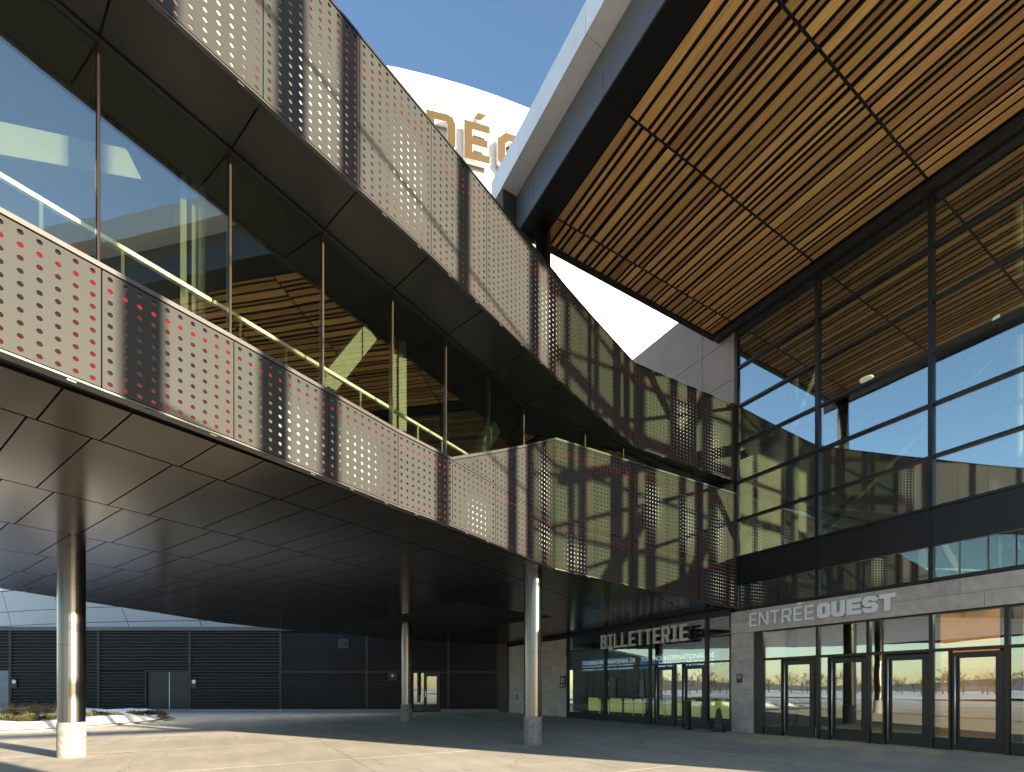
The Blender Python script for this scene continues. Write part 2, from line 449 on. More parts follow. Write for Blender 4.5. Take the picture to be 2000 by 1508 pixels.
def terrain(name, fn, nx, ny, x0, x1, y0, y1, mat):
    vs = []; fs = []
    for j in range(ny + 1):
        for i in range(nx + 1):
            x = x0 + (x1 - x0) * i / nx; y = y0 + (y1 - y0) * j / ny
            vs.append((x, y, fn(x, y)))
    for j in range(ny):
        for i in range(nx):
            a = j * (nx + 1) + i; fs.append((a, a + 1, a + nx + 2, a + nx + 1))
    return mobj(name, vs, fs, mat, smooth=True)
from mathutils import noise
def fn(x, y):
    return 0.25 * noise.noise((x * 0.08, y * 0.08, 3)) + 0.06 * noise.noise((x * 0.5, y * 0.5, 1)) + 0.12
snowfield = terrain('snowfield', fn, 90, 90, -250, -46, -60, 190, 'far_snow')
kind(snowfield, 'structure', 'snow covered ground beyond the car park')
def hillf(x, y):
    d = max(0.0, (-x - 200) / 150)
    return -1 + min(d, 1.0) ** 1.3 * (6.5 + 3 * noise.noise((x * 0.006, y * 0.008, 5)) + 3.5 * math.sin(y * 0.02 + 0.6))
kind(terrain('hills', hillf, 30, 70, -400, -200, -250, 400, 'hill'), 'structure', 'low wooded hills on the horizon')

# ================================================================ CURVED WING
LOW = [(-7.05, 3.92), (-5.87, 4.37), (-4.68, 4.84), (-3.49, 5.32), (-2.29, 5.83), (-1.097, 6.348), (0.068, 6.845), (1.25, 7.389), (2.446, 7.955), (3.62, 8.42), (4.83, 8.985), (6.051, 9.557), (7.15, 10.11)]
LOWS = [(7.15, 10.11), (8.54, 10.195), (9.995, 10.284), (11.49, 10.376), (13.03, 10.47), (14.61, 10.567), (15.08, 10.596)]
UP = [(-6.2, 4.22), (-4.88, 4.68), (-3.56, 5.16), (-2.25, 5.64), (-0.93, 6.13), (0.374, 6.627), (1.631, 7.115), (2.893, 7.61), (4.202, 8.17), (5.498, 8.71), (6.83, 9.28), (8.004, 9.74), (9.12, 10.16), (10.327, 10.611), (11.808, 10.64), (13.331, 10.66), (14.686, 10.65), (15.09, 10.645)]
GLS = [(-6.9, 4.53), (-5.4, 5.12), (-4.02, 5.71), (-2.61, 6.32), (-1.233, 6.946), (0.023, 7.505), (1.275, 8.08), (2.544, 8.659), (3.808, 9.235), (5.127, 9.848), (6.451, 10.518), (8.55, 10.70), (10.1, 10.85), (11.8, 11.0), (13.4, 11.1), (15.08, 11.2)]
ZB, ZT, ZU = 4.53, 5.73, 8.63
def zsoff(x, y=0): return ZB - max(0.0, x - 7.0) * 0.036
def ztop(x): return 10.78 + max(0.0, x - 2.9) * 0.034

wing = thing('curved_wing', 'curved upper wing clad in perforated grey metal bands above a dark panelled underside', 'building', (0, 0, 0))

def perforated(a, b, z0a, z0b, z1a, z1b, nc=10, pitch=0.1095, rad_=0.0235, parent=None, gap=0.006):
    """one sheet standing on the plan line a->b, outside to the right of a->b; round holes cut through it"""
    ax, ay = a; bx, by = b
    L = math.hypot(bx - ax, by - ay); tx, ty = (bx - ax) / L, (by - ay) / L
    ox, oy = ty, -tx
    vs = []; fs = []
    T = 0.007
    def P(u_, z, k=0.0): return (ax + tx * u_ + ox * k, ay + ty * u_ + oy * k, z)
    u0, u1 = gap, L - gap
    cw = (u1 - u0) / nc
    N = 12
    bot = lambda u_: z0a + (z0b - z0a) * u_ / L + gap
    top = lambda u_: z1a + (z1b - z1a) * u_ / L - gap
    def face(pts):
        n = len(vs); vs.extend(pts); fs.append(tuple(range(n, n + len(pts))))
    for c in range(nc):
        ul = u0 + cw * c; ur = ul + cw; um = (ul + ur) / 2
        base = max(bot(ul), bot(ur)); lim = min(top(ul), top(ur))
        n_r = int((lim - base + 0.004) / pitch)
        if n_r < 1:
            face([P(ul, bot(ul)), P(ur, bot(ur)), P(ur, top(ur)), P(ul, top(ul))]); continue
        ph = pitch
        if abs(z1a - z1b) < 0.12 and abs(z0a - z0b) < 0.12: ph = (lim - base) / n_r
        if base > min(bot(ul), bot(ur)) + 1e-4: face([P(ul, bot(ul)), P(ur, bot(ur)), P(ur, base), P(ul, base)])
        for r in range(n_r):
            zl = base + r * ph; zh = zl + ph; zm = (zl + zh) / 2
            n = len(vs)
            vs.extend([P(ul, zl), P(ur, zl), P(ur, zh), P(ul, zh)])
            ring = [(rad_ * math.cos(2 * math.pi * (k + 0.5) / N), rad_ * math.sin(2 * math.pi * (k + 0.5) / N)) for k in range(N)]
            vs.extend([P(um + x, zm + y) for x, y in ring])
            vs.extend([P(um + x, zm + y, -T) for x, y in ring])
            h = lambda k: n + 4 + (k % N)
            # ring angles 15,45,75 ... ; corners at 225(0), 315(1), 45(2), 135(3)
            fs.append((n, n + 1, h(10), h(9), h(8), h(7)))
            fs.append((n + 1, n + 2, h(1), h(0), h(11), h(10)))
            fs.append((n + 2, n + 3, h(4), h(3), h(2), h(1)))
            fs.append((n + 3, n, h(7), h(6), h(5), h(4)))
            for k in range(N): fs.append((h(k), h(k + 1), h(k + 1) + N, h(k) + N))
        zc = base + n_r * ph
        if max(top(ul), top(ur)) > zc + 1e-4:
            face([P(ul, zc), P(ur, zc), P(ur, max(zc, top(ur))), P(ul, max(zc, top(ul)))])
    o = mobj('perforated_panel', vs, fs, 'panel_metal', parent)
    # folded edges of the sheet and the lamp-lit box behind it
    K = -0.075
    q = [P(u0, bot(u0)), P(u1, bot(u1)), P(u1, top(u1)), P(u0, top(u0))]
    q2 = [P(u0, bot(u0), K), P(u1, bot(u1), K), P(u1, top(u1), K), P(u0, top(u0), K)]
    mobj('folded_edge', q + q2, [(0, 4, 5, 1), (1, 5, 6, 2), (2, 6, 7, 3), (3, 7, 4, 0)], 'panel_edge', o)
    mobj('light_box', [P(u0 + .003, bot(u0) + .003, K), P(u1 - .003, bot(u1) + .003, K), P(u1 - .003, max(top(u1) - .003, bot(u1) + .004), K), P(u0 + .003, max(top(u0) - .003, bot(u0) + .004), K)], [(0, 1, 2, 3)], 'light_box' if ax < 6.4 else 'light_box_dim', o, uv=[(0, 0), (1, 0), (1, 1), (0, 1)])
    return o

# lower band
for i in range(len(LOW) - 1):
    perforated(LOW[i], LOW[i + 1], ZB, ZB, ZT, ZT, parent=wing)
for i in range(len(LOWS) - 1):
    a, b = LOWS[i], LOWS[i + 1]
    nc = 12 if i < 5 else 4
    perforated(a, b, zsoff(a[0]), zsoff(b[0]), ZT - (a[0] - 7.15) * 0.012, ZT - (b[0] - 7.15) * 0.012, nc=nc, parent=wing)
    perforated(a, b, ZT - (a[0] - 7.15) * 0.012, ZT - (b[0] - 7.15) * 0.012, 7.76 + (a[0] - 7.15) * 0.044, 7.76 + (b[0] - 7.15) * 0.044, nc=nc, parent=wing)
rise = [ZT + 0.012, 6.40, 7.09, 7.76]
for k in range(3):
    perforated(LOW[9 + k], LOW[10 + k], ZT, ZT, rise[k], rise[k + 1], parent=wing)
# upper band
for i in range(len(UP) - 1):
    a, b = UP[i], UP[i + 1]
    perforated(a, b, ZU, ZU, ztop(a[0]), ztop(b[0]), nc=10 if i < 16 else 3, parent=wing)

def ribbon(name, pts, d0, d1, z0, z1, mat, parent):
    """solid strip following a plan polyline between two offsets; z as numbers or per-point lists"""
    A = offset_line(pts, d0); B = offset_line(pts, d1); n = len(pts)
    zz0 = z0 if isinstance(z0, list) else [z0] * n
    zz1 = z1 if isinstance(z1, list) else [z1] * n
    vs = []; fs = []
    for i in range(n):
        vs += [(*A[i], zz0[i]), (*B[i], zz0[i]), (*B[i], zz1[i]), (*A[i], zz1[i])]
    for i in range(n - 1):
        p = 4 * i; q = p + 4
        fs += [(p, q, q + 1, p + 1), (p + 1, q + 1, q + 2, p + 2), (p + 2, q + 2, q + 3, p + 3), (p + 3, q + 3, q, p)]
    fs += [(0, 1, 2, 3), (4 * n - 1, 4 * n - 2, 4 * n - 3, 4 * n - 4)]
    return mobj(name, vs, fs, mat, parent)
# copings, flanges, backing walls
ribbon('coping', LOW[:10], -0.012, 0.60, ZT + 0.006, ZT + 0.055, 'trim_metal', wing)
ribbon('coping', LOW[9:], -0.012, 0.30, [r + 0.006 for r in rise], [r + 0.06 for r in rise], 'trim_metal', wing)
ribbon('coping', LOWS, -0.012, 0.30, [7.766 + (p[0] - 7.15) * 0.044 for p in LOWS], [7.82 + (p[0] - 7.15) * 0.044 for p in LOWS], 'trim_metal', wing)
ribbon('coping', UP, -0.015, 0.35, [ztop(p[0]) + 0.004 for p in UP], [ztop(p[0]) + 0.035 for p in UP], 'dark_metal', wing)
ribbon('bottom_flange', LOW, 0.004, 0.13, ZB - 0.022, ZB - 0.003, 'trim_metal', wing)
ribbon('bottom_flange', LOWS, 0.004, 0.13, [zsoff(p[0]) - 0.022 for p in LOWS], [zsoff(p[0]) - 0.003 for p in LOWS], 'trim_metal', wing)
ribbon('bottom_flange', UP, 0.004, 0.06, ZU - 0.02, ZU - 0.003, 'trim_metal', wing)
ribbon('backing_wall', LOW, 0.10, 0.20, ZB + 0.01, ZT - 0.01, 'dark_metal', wing)
ribbon('backing_wall', LOW[9:], 0.10, 0.20, [ZT - 0.009] * 4, [r for r in rise], 'dark_metal', wing)
ribbon('backing_wall', LOWS, 0.10, 0.20, [zsoff(p[0]) + 0.01 for p in LOWS], [7.75 + (p[0] - 7.15) * 0.044 for p in LOWS], 'dark_metal', wing)
ribbon('backing_wall', UP, 0.10, 0.20, ZU + 0.02, [ztop(p[0]) - 0.01 for p in UP], 'dark_metal', wing)
# small drip clips under the edges
for pts, zz in ((LOW, lambda x: ZB), (LOWS, zsoff), (UP, lambda x: ZU)):
    for i in range(len(pts) - 1):
        a, b = pts[i], pts[i + 1]
        L = math.hypot(b[0] - a[0], b[1] - a[1])
        if L < 0.6: continue
        for k in (0.3, 0.8):
            x = a[0] + (b[0] - a[0]) * k; y = a[1] + (b[1] - a[1]) * k
            tx, ty = (b[0] - a[0]) / L, (b[1] - a[1]) / L
            z = zz(x)
            mb = MB(); mb.bar((x - ty * 0.03, y + tx * 0.03, z - 0.032), (x - ty * 0.03 + tx * 0.07, y + tx * 0.03 + ty * 0.07, z - 0.032), 0.012, 0.016)
            mb.out('drip_clip', 'trim_metal', wing)

# strip windows of the wing
gb = ZT - 0.3
for i in range(len(GLS) - 1):
    a, b = GLS[i], GLS[i + 1]
    L = math.hypot(b[0] - a[0], b[1] - a[1]); tx, ty = (b[0] - a[0]) / L, (b[1] - a[1]) / L
    k = 0.02; wd = 0.012
    p = [(a[0] + tx * k, a[1] + ty * k), (b[0] - tx * k, b[1] - ty * k)]
    quad = [(p[0][0] + ty * wd, p[0][1] - tx * wd), (p[1][0] + ty * wd, p[1][1] - tx * wd), (p[1][0] - ty * wd, p[1][1] + tx * wd), (p[0][0] - ty * wd, p[0][1] + tx * wd)]
    MB().prism(quad, gb, ZU - 0.03).out('window_pane', 'wing_glass', wing)
for i in range(len(GLS)):
    a = GLS[i]; b = GLS[min(i + 1, len(GLS) - 1)] if i < len(GLS) - 1 else (2 * GLS[i][0] - GLS[i - 1][0], 2 * GLS[i][1] - GLS[i - 1][1])
    L = math.hypot(b[0] - a[0], b[1] - a[1]); tx, ty = (b[0] - a[0]) / L, (b[1] - a[1]) / L
    h = 0.012; d0, d1 = -0.035, 0.06
    q = [(a[0] - tx * h - ty * d0 * -1, a[1] - ty * h + tx * d0), (a[0] + tx * h + ty * d0 * -1 * -1, a[1] + ty * h + tx * d0)]
    quad = [(a[0] - tx * h + ty * 0.035, a[1] - ty * h - tx * 0.035), (a[0] + tx * h + ty * 0.035, a[1] + ty * h - tx * 0.035), (a[0] + tx * h - ty * 0.06, a[1] + ty * h + tx * 0.06), (a[0] - tx * h - ty * 0.06, a[1] - ty * h + tx * 0.06)]
    MB().prism(quad, gb, ZU - 0.02).out('mullion', 'bronze_trim', wing)
ribbon('window_head', GLS, -0.06, 0.10, ZU - 0.03, ZU - 0.004, 'dark_metal', wing)
# panels of the upper soffit, each between two joints of the band above
GO = offset_line(GLS, -0.07)
UI = offset_line(UP, 0.07)
def lerp2(pts, s_):
    i = min(int(s_), len(pts) - 2); k = s_ - i
    return (pts[i][0] + (pts[i + 1][0] - pts[i][0]) * k, pts[i][1] + (pts[i + 1][1] - pts[i][1]) * k)
pairs = [(k, k) for k in range(0, 11)] + [(11, 10.35), (12, 10.9), (13, 11.9), (14, 12.9), (15, 13.85), (16, 14.75), (17, 15.0)]
for (u0, g0), (u1, g1) in zip(pairs[:-1], pairs[1:]):
    e = 0.008
    a, b = lerp2(UI, u0 + e), lerp2(UI, u1 - e)
    c, d = lerp2(GO, g1 - e), lerp2(GO, g0 + e)
    poly = [a, b, c, d]
    if area(poly) < 0.02: continue
    MB().prism(poly, ZU, ZU + 0.03).out('upper_soffit_panel', 'soffit_upper', wing)
MB().prism(UI[:1] + UI[-1:] + GO[::-1], ZU + 0.05, ZU + 0.08)
ribbon('soffit_deck', UP, 0.05, 1.9, ZU + 0.045, ZU + 0.08, 'deck_black', wing)

# lower soffit: staggered dark panels in rows, cut to the outline
FAR = [(-11.5, 14.0), (-5.97, 20.67), (-0.3, 26.4), (3.0, 28.1), (8.2, 29.4), (12.6, 28.2), (15.08, 26.75)]
inner = offset_line(LOW, 0.135)
innerS = offset_line(LOWS, 0.135)
c_ = (math.cos(YAW) * 0.82 + math.sin(YAW) * -0.573, -math.sin(YAW) * 0.82 + math.cos(YAW) * -0.573)   # across the rows
r_ = (-c_[1], c_[0])                                                                                    # along the rows
row0 = None
import itertools
def to_w(a, b): return (r_[0] * a + c_[0] * b, r_[1] * a + c_[1] * b)
# row edges at distances across; phase fixed on a joint seen over the first column
ph0 = (-2.15) * c_[0] + (7.34) * c_[1]
WIDS = [0.56, 0.30]
n_panels = 0
def front_clip_a(p):
    for i in range(len(inner) - 1): p = clip(p, inner[i], inner[i + 1]) if len(p) > 2 else p
    return p
def far_clip(p):
    for i in range(len(FAR) - 1):
        if len(p) > 2: p = clip(p, FAR[i + 1], FAR[i])
    return p
small = []
def soffit_piece(poly, sloped):
    global n_panels
    if len(poly) < 3 or abs(area(poly)) < 0.01: return
    g = (lambda x, y: zsoff(x)) if sloped else (lambda x, y: ZB)
    g1 = (lambda x, y: zsoff(x) + 0.03) if sloped else (lambda x, y: ZB + 0.03)
    cx = sum(p[0] for p in poly) / len(poly); cy_ = sum(p[1] for p in poly) / len(poly)
    d = cx * FX + cy_ * FY
    small.append((d, poly, g, g1))
for row in range(-14, 12):
    b0 = ph0 + 2.56 * row; b1 = b0 + 2.56
    a = -20.0 + (row * 0.37) % 0.86
    k = row % 2
    while a < 45:
        wd = WIDS[k % 2] * 1.9 if True else 0; k += 1
        wd = (0.57 if k % 2 else 0.86)
        g = 0.010; gr = 0.017
        rect = [to_w(a + g, b0 + gr), to_w(a + wd - g, b0 + gr), to_w(a + wd - g, b1 - gr), to_w(a + g, b1 - gr)]
        if area(rect) < 0: rect = rect[::-1]
        a += wd
        pa = clip(rect, (7.0, 0.0), (7.0, 1.0))                 # west of the fold
        pa = front_clip_a(pa) if len(pa) > 2 else pa
        pa = clip(pa, (-8.2, 30), (-8.2, 0)) if len(pa) > 2 else pa
        pa = far_clip(pa) if len(pa) > 2 else pa
        soffit_piece(pa, False)
        pb = clip(rect, (7.012, 1.0), (7.012, 0.0))             # east of the fold
        for i in range(len(innerS) - 1):
            if len(pb) > 2: pb = clip(pb, innerS[i], innerS[i + 1])
        pb = clip(pb, (15.07, 0), (15.07, 1)) if len(pb) > 2 else pb
        pb = far_clip(pb) if len(pb) > 2 else pb
        soffit_piece(pb, True)
small.sort(key=lambda s_: s_[0])
rest = MB()
for n_, (d, poly, g, g1) in enumerate(small):
    if n_ < 280: MB().prism(poly, g, g1).out('soffit_panel', 'soffit_dark', wing)
    else: rest.prism(poly, g, g1)
if rest.v: kind(rest.out('far_soffit_panels', 'soffit_dark', wing), 'stuff')
outl = inner[:-1] + innerS + [(15.07, 26.75)] + FAR[::-1][1:]
mb = MB(); mb.prism(outl, lambda x, y: zsoff(x) + 0.045, lambda x, y: zsoff(x) + 0.10)
mb.out('soffit_deck', 'deck_black', wing)
# floor, back wall, ceiling, roof inside the wing
IN4 = offset_line(GLS, 4.2)
outf = offset_line(LOW, 0.21)[:-1] + offset_line(LOWS, 0.21) + [(15.06, 26.7)] + FAR[::-1][1:]
MB().prism(outf, ZB + 0.12, ZB + 0.55).out('floor_slab', 'interior_dark', wing)
ribbon('back_wall', GLS, 4.2, 4.35, ZB + 0.5, ZU, 'interior_black', wing)
ribbon('ceiling', GLS, 0.12, 4.2, ZU - 0.02, ZU + 0.02, 'interior_black', wing)
ribbon('roof', UP, 0.21, 5.4, 10.2, 10.3, 'dark_metal', wing)
mb = MB(); mb.prism([LOW[0], (LOW[0][0] - 0.02, LOW[0][1] + 0.03), (-11.5, 14.0), (-11.4, 13.9)][::-1], ZB, 10.3)
mb.out('end_wall', 'dark_metal', wing)
# steel braces, posts and a handrail behind the windows
BR = offset_line(GLS, 0.85)
def on(s_, z): x, y = lerp2(BR, s_); return (x, y, z)
for s_ in (2.0, 4.86, 7.6):
    for ds, wd in ((-0.02, 0.07), (0.12, 0.16)):
        mb = MB(); x, y, _ = on(s_ + ds, 0); mb.bar((x, y, ZB + 0.55), (x, y, ZU), wd, wd, up=(1, 0, 0)); mb.out('post', 'brace_paint', wing)
for a_, b_ in ((3.35, 4.5), (6.0, 7.15), (8.7, 9.9)):
    if a_ == 3.35: p, q = on(2.9, 6.8), on(4.4, 8.2)
    else: p, q = on(a_ - 0.25, ZB + 0.75), on(b_ - 0.05, ZU - 0.35)
    mb = MB(); mb.bar(p, q, 0.24, 0.3); mb.out('brace', 'brace_paint', wing)
HR = offset_line(GLS, 0.42)
hr = MB()
for i in range(0, 10):
    a, b = HR[i], HR[i + 1]
    hr.bar((*a, 6.80), (*b, 6.80), 0.06, 0.05)
hr.out('handrail', 'stainless', wing)
for s_ in [x * 0.5 + 0.25 for x in range(0, 20)]:
    x, y = lerp2(HR, s_); mb = MB(); mb.bar((x, y, ZB + 0.55), (x, y, 6.77), 0.03, 0.03, up=(1, 0, 0)); mb.out('rail_post', 'brace_paint', wing)

# ================================================================ ROUND COLUMNS
def column(x, y, label, zt=ZB):
    t_ = thing('steel_column', label, 'column', (x, y, 0), 0.4, 'round columns carrying the wing')
    mb = MB(); mb.lathe([(0.0, 0.0), (0.247, 0.0), (0.247, 0.745), (0.243, 0.76), (0.2, 0.76)], (0, 0, 0), 44)
    mb.out('concrete_base', 'concrete_base', t_, smooth=False)
    for z0, z1 in ((0.762, 2.43), (2.436, zt)):
        mb = MB(); mb.lathe([(0.237, z0), (0.237, z1)], (0, 0, 0), 72)
        o = mb.out('shaft', 'column_steel', t_, smooth=True)
    mb = MB()
    for an in (rad(250), rad(70)):
        cx, sy = math.cos(an), math.sin(an)
        mb.bar((0.2375 * cx, 0.2375 * sy, 0.77), (0.2375 * cx, 0.2375 * sy, zt - 0.01), 0.012, 0.006, up=(cx, sy, 0))
    mb.out('seam', 'trim_metal', t_)
column(-2.943, 14.08, 'sunlit round steel column on a concrete foot, nearest the snowy planting bed')
column(7.03, 10.97, 'shaded round steel column on a concrete foot in front of the ticket office')
column(7.08, 21.78, 'slimmest looking round steel column, the farthest one, standing before the louvred wall')

# ================================================================ ENTRANCE HALL
XF = 15.15
hall = thing('entrance_hall', 'tall glazed entrance hall with black frames above a stone framed row of doors', 'building', (0, 0, 0))
YM = [10.65, 7.98, 5.27, 2.56, -0.15, -2.86, -6.2]
ZR = [5.98, 7.25, 8.55, 9.85, 11.15, 12.48, 13.72]
for i in range(len(YM) - 1):
    ya, yb = YM[i + 1], YM[i]
    for j in range(len(ZR) - 1):
        box('window_pane', XF + 0.02, XF + 0.045, ya + 0.04, yb - 0.04, ZR[j] + 0.03, ZR[j + 1] - 0.03, 'facade_glass', hall)
    box('window_pane', XF + 0.02, XF + 0.045, ya + 0.04, yb - 0.04, 4.22, 5.03, 'facade_glass', hall)
    box('spandrel_panel', XF - 0.02, XF + 0.05, ya + 0.004, yb - 0.004, 5.07, 5.94, 'black_frame', hall)
for y in YM:
    box('mullion', XF - 0.07, XF + 0.12, y - 0.048, y + 0.048, 5.975, 13.75, 'black_frame', hall)
    box('mullion', XF - 0.05, XF + 0.12, y - 0.046, y + 0.046, 4.16, 5.065, 'black_frame', hall)
for j, z in enumerate(ZR):
    for i in range(len(YM) - 1):
        dd = -0.052 if z != 11.15 else -0.06
        box('transom', XF + dd, XF + 0.1, YM[i + 1] + 0.049, YM[i] - 0.049, z - 0.035, z + 0.035, 'black_frame', hall)
for i in range(len(YM) - 1):
    box('transom', XF - 0.035, XF + 0.1, YM[i + 1] + 0.047, YM[i] - 0.047, 4.12, 4.225, 'black_frame', hall)
    box('transom', XF - 0.035, XF + 0.1, YM[i + 1] + 0.047, YM[i] - 0.047, 5.025, 5.066, 'black_frame', hall)
box('header', XF - 0.24, XF + 0.1, -6.2, 11.35, 13.757, 13.99, 'dark_metal', hall)
box('corner_post', XF - 0.08, XF + 0.12, 10.70, 10.76, 8.7, 13.75, 'tan_clad', hall)
# tan cladding beyond the glazing
ys = [10.765, 12.05, 15.3, 18.6, 22.0]
zs = [8.2, 9.3, 10.75, 12.2, 13.65, 15.7]
for i in range(len(ys) - 1):
    for j in range(len(zs) - 1):
        box('cladding_panel', XF - 0.02, XF + 0.02, ys[i] + 0.008, ys[i + 1] - 0.008, zs[j] + 0.008, zs[j + 1] - 0.008, 'tan_clad', hall)
box('cladding_backing', XF + 0.03, XF + 0.2, 10.78, 22.0, 4.3, 15.6, 'deck_black', hall)

# limestone: lintel, pier, wall of the ticket office side
def stones(x, y0, y1, z0, z1, rows, lens, depth=0.09, seed=1):
    rn = random.Random(seed)
    box('mortar_bed', x + 0.012, x + depth + 0.06, min(y0, y1), max(y0, y1), z0, z1, 'mortar', hall)
    hh = (z1 - z0) / rows
    for r in range(rows):
        y = y0 - (rn.random() * lens if r % 2 else 0)
        while y < y1 - 0.02:
            l = lens * rn.uniform(0.8, 1.2)
            a, b = max(y, y0), min(y + l, y1)
            if b - a > 0.06:
                pr = rn.uniform(-0.002, 0.002)
                box('stone_block', x + pr, x + depth, a + 0.004, b - 0.004, z0 + r * hh + 0.004, z0 + (r + 1) * hh - 0.004, 'limestone', hall)
            y += l
stones(XF - 0.06, -6.2, 10.83, 3.37, 4.115, 2, 2.72, seed=4)
stones(XF - 0.06, 9.99, 10.83, 0.0, 3.366, 7, 3.0, seed=2)
stones(XF - 0.03, 20.40, 26.75, 0.0, 4.05, 9, 0.78, seed=3)
box('beam', XF - 0.065, XF + 0.1, 10.84, 26.76, 4.055, 4.36, 'black_frame', hall)

# doors and sidelights
def glass_door(y0, y1, hand=1):
    """door leaf between y0 < y1, pull on the far (left) stile"""
    x0, x1 = XF + 0.01, XF + 0.06
    fr = MB()
    st = 0.135
    fr.box(x0, x1, y0, y0 + st, 0.012, 2.36); fr.box(x0, x1, y1 - st, y1, 0.012, 2.36)
    fr.box(x0, x1, y0 + st, y1 - st, 0.012, 0.34); fr.box(x0, x1, y0 + st, y1 - st, 2.22, 2.36)
    d = fr.out('glass_door', 'black_frame', hall)
    box('pane', x0 + 0.015, x1 - 0.015, y0 + st - 0.005, y1 - st + 0.005, 0.335, 2.225, 'door_glass', d)
    h = MB(); yh = y1 - 0.075
    h.cyl((x0 - 0.065, yh, 0.14), (x0 - 0.065, yh, 2.28), 0.017, n=14)
    for z in (0.22, 1.22, 2.2): h.cyl((x0 - 0.065, yh, z), (x0, yh, z), 0.011, n=10)
    h.out('pull_handle', 'stainless', d, smooth=True)
    box('panic_bar', x1 + 0.03, x1 + 0.08, y0 + st, y1 - st, 1.0, 1.05, 'black_frame', d)
    return d
def sidelight(y0, y1, z0=0.30, z1=2.40):
    box('window_pane', XF + 0.025, XF + 0.05, y0, y1, z0 - 0.01, z1 + 0.01, 'door_glass', hall)
    box('kick_panel', XF - 0.0, XF + 0.08, y0, y1, 0.0, z0 - 0.012, 'black_frame', hall)
def frame_post(y, wd, z0=0.0, z1=3.36, pr=0.04):
    box('door_frame_post', XF - pr, XF + 0.10, y - wd / 2, y + wd / 2, z0, z1, 'black_frame', hall)
DOORS = [(8.09, 9.03), (6.70, 7.64), (5.33, 6.25), (3.96, 4.87), (2.60, 3.5), (1.22, 2.13)]
SIDE = [(9.08, 9.67), (7.69, 7.94), (6.31, 6.60), (4.93, 5.22), (3.56, 3.84), (2.19, 2.48)]
for (a, b) in DOORS: glass_door(a, b)
for (a, b) in SIDE: sidelight(a, b)
for (a, b) in SIDE: frame_post(a - 0.024, 0.045, 0.0, 2.40)
box('door_frame_post', XF - 0.04, XF + 0.12, 9.675, 9.985, 0.0, 3.36, 'black_frame', hall)
for y in (7.98, 6.65, 5.27, 3.90, 2.54, 1.17): frame_post(y, 0.08)
yy = [9.67, 7.98, 6.65, 5.27, 3.90, 2.54, 1.17]
for a, b in zip(yy[1:], yy[:-1]):
    box('window_pane', XF + 0.025, XF + 0.05, a + 0.04, b - 0.04, 2.47, 3.33, 'door_glass', hall)
    box('door_head', XF - 0.03, XF + 0.1, a + 0.041, b - 0.041, 2.40, 2.475, 'black_frame', hall)
    box('door_head', XF - 0.02, XF + 0.1, a + 0.041, b - 0.041, 3.325, 3.366, 'black_frame', hall)
box('kick_panel', XF, XF + 0.1, -6.2, 1.13, 0.0, 3.366, 'black_frame', hall)

# ticket office glazing
for y in (20.32, 17.43, 14.66, 11.88): frame_post(y, 0.10, 0, 4.05)
frame_post(10.875, 0.08, 0, 4.05)
yt = [20.32, 17.43, 14.66, 11.88, 10.875]
for a, b in zip(yt[1:], yt[:-1]):
    box('window_pane', XF + 0.025, XF + 0.05, a + 0.05, b - 0.05, 3.40, 4.04, 'ticket_glass', hall)
    box('window_pane', XF + 0.025, XF + 0.05, a + 0.05, b - 0.05, 2.49, 3.33, 'ticket_glass', hall)
    box('transom', XF - 0.03, XF + 0.09, a + 0.051, b - 0.051, 3.33, 3.395, 'black_frame', hall)
    box('transom', XF - 0.03, XF + 0.09, a + 0.051, b - 0.051, 2.42, 2.485, 'black_frame', hall)
for a, b in ((17.48, 20.27), (14.71, 17.38), (10.92, 11.83)):
    box('window_pane', XF + 0.025, XF + 0.05, a, b, 0.31, 2.42, 'ticket_glass', hall)
    box('kick_panel', XF - 0.05, XF + 0.08, a, b, 0.0, 0.30, 'black_frame', hall)
for a, b in ((17.52, 20.22), (14.76, 17.33)):
    mb = MB()
    for k in range(32): mb.box(XF + 0.16, XF + 0.185, a, b, 1.02 + k * 0.068, 1.026 + k * 0.068)
    mb.out('blind', 'door_paint', hall)
glass_door(13.38, 14.33); glass_door(11.96, 12.92)
sidelight(12.98, 13.32, 0.3, 2.41); sidelight(14.39, 14.60, 0.3, 2.41)
frame_post(13.35, 0.05, 0, 2.415); frame_post(12.95, 0.05, 0, 2.415); frame_post(14.36, 0.05, 0, 2.415)

# inside the hall
box('hall_floor', XF + 0.13, 34, -6.1, 30, 0.004, 0.02, 'interior_floor', hall)
box('upper_floor', XF + 0.16, 34, -6.0, 26.5, 5.1, 5.55, 'interior_dark', hall)
box('back_wall', 33.9, 34.1, -6.1, 30, 0, 15.5, 'interior_pale', hall)
box('hall_roof', XF + 0.13, 34.2, -6.6, 22, 15.45, 15.65, 'interior_dark', hall)
box('brick_wall', 19.2, 19.5, 0.5, 6.45, 0.02, 4.8, 'brick', hall)
box('ticket_partition', XF + 0.3, 22, 10.3, 10.42, 0.02, 5.09, 'interior_black', hall)
box('ticket_back_wall', 19.8, 20.0, 10.43, 26, 0.02, 5.09, 'interior_black', hall)
box('north_wall', XF + 0.21, 34, 21.8, 22.0, 5.56, 15.4, 'interior_dark', hall)
box('partition', XF + 0.2, 33.8, 12.6, 12.8, 5.56, 15.4, 'interior_dark', hall)
box('lobby_ceiling', XF + 0.14, 19.15, 0.5, 10.29, 3.78, 3.9, 'interior_pale', hall)
for y in (9.0, 7.4, 5.6, 4.2):
    box('ceiling_lamp', 17.3, 18.4, y, y + 0.09, 3.71, 3.775, 'lamp_warm', hall)
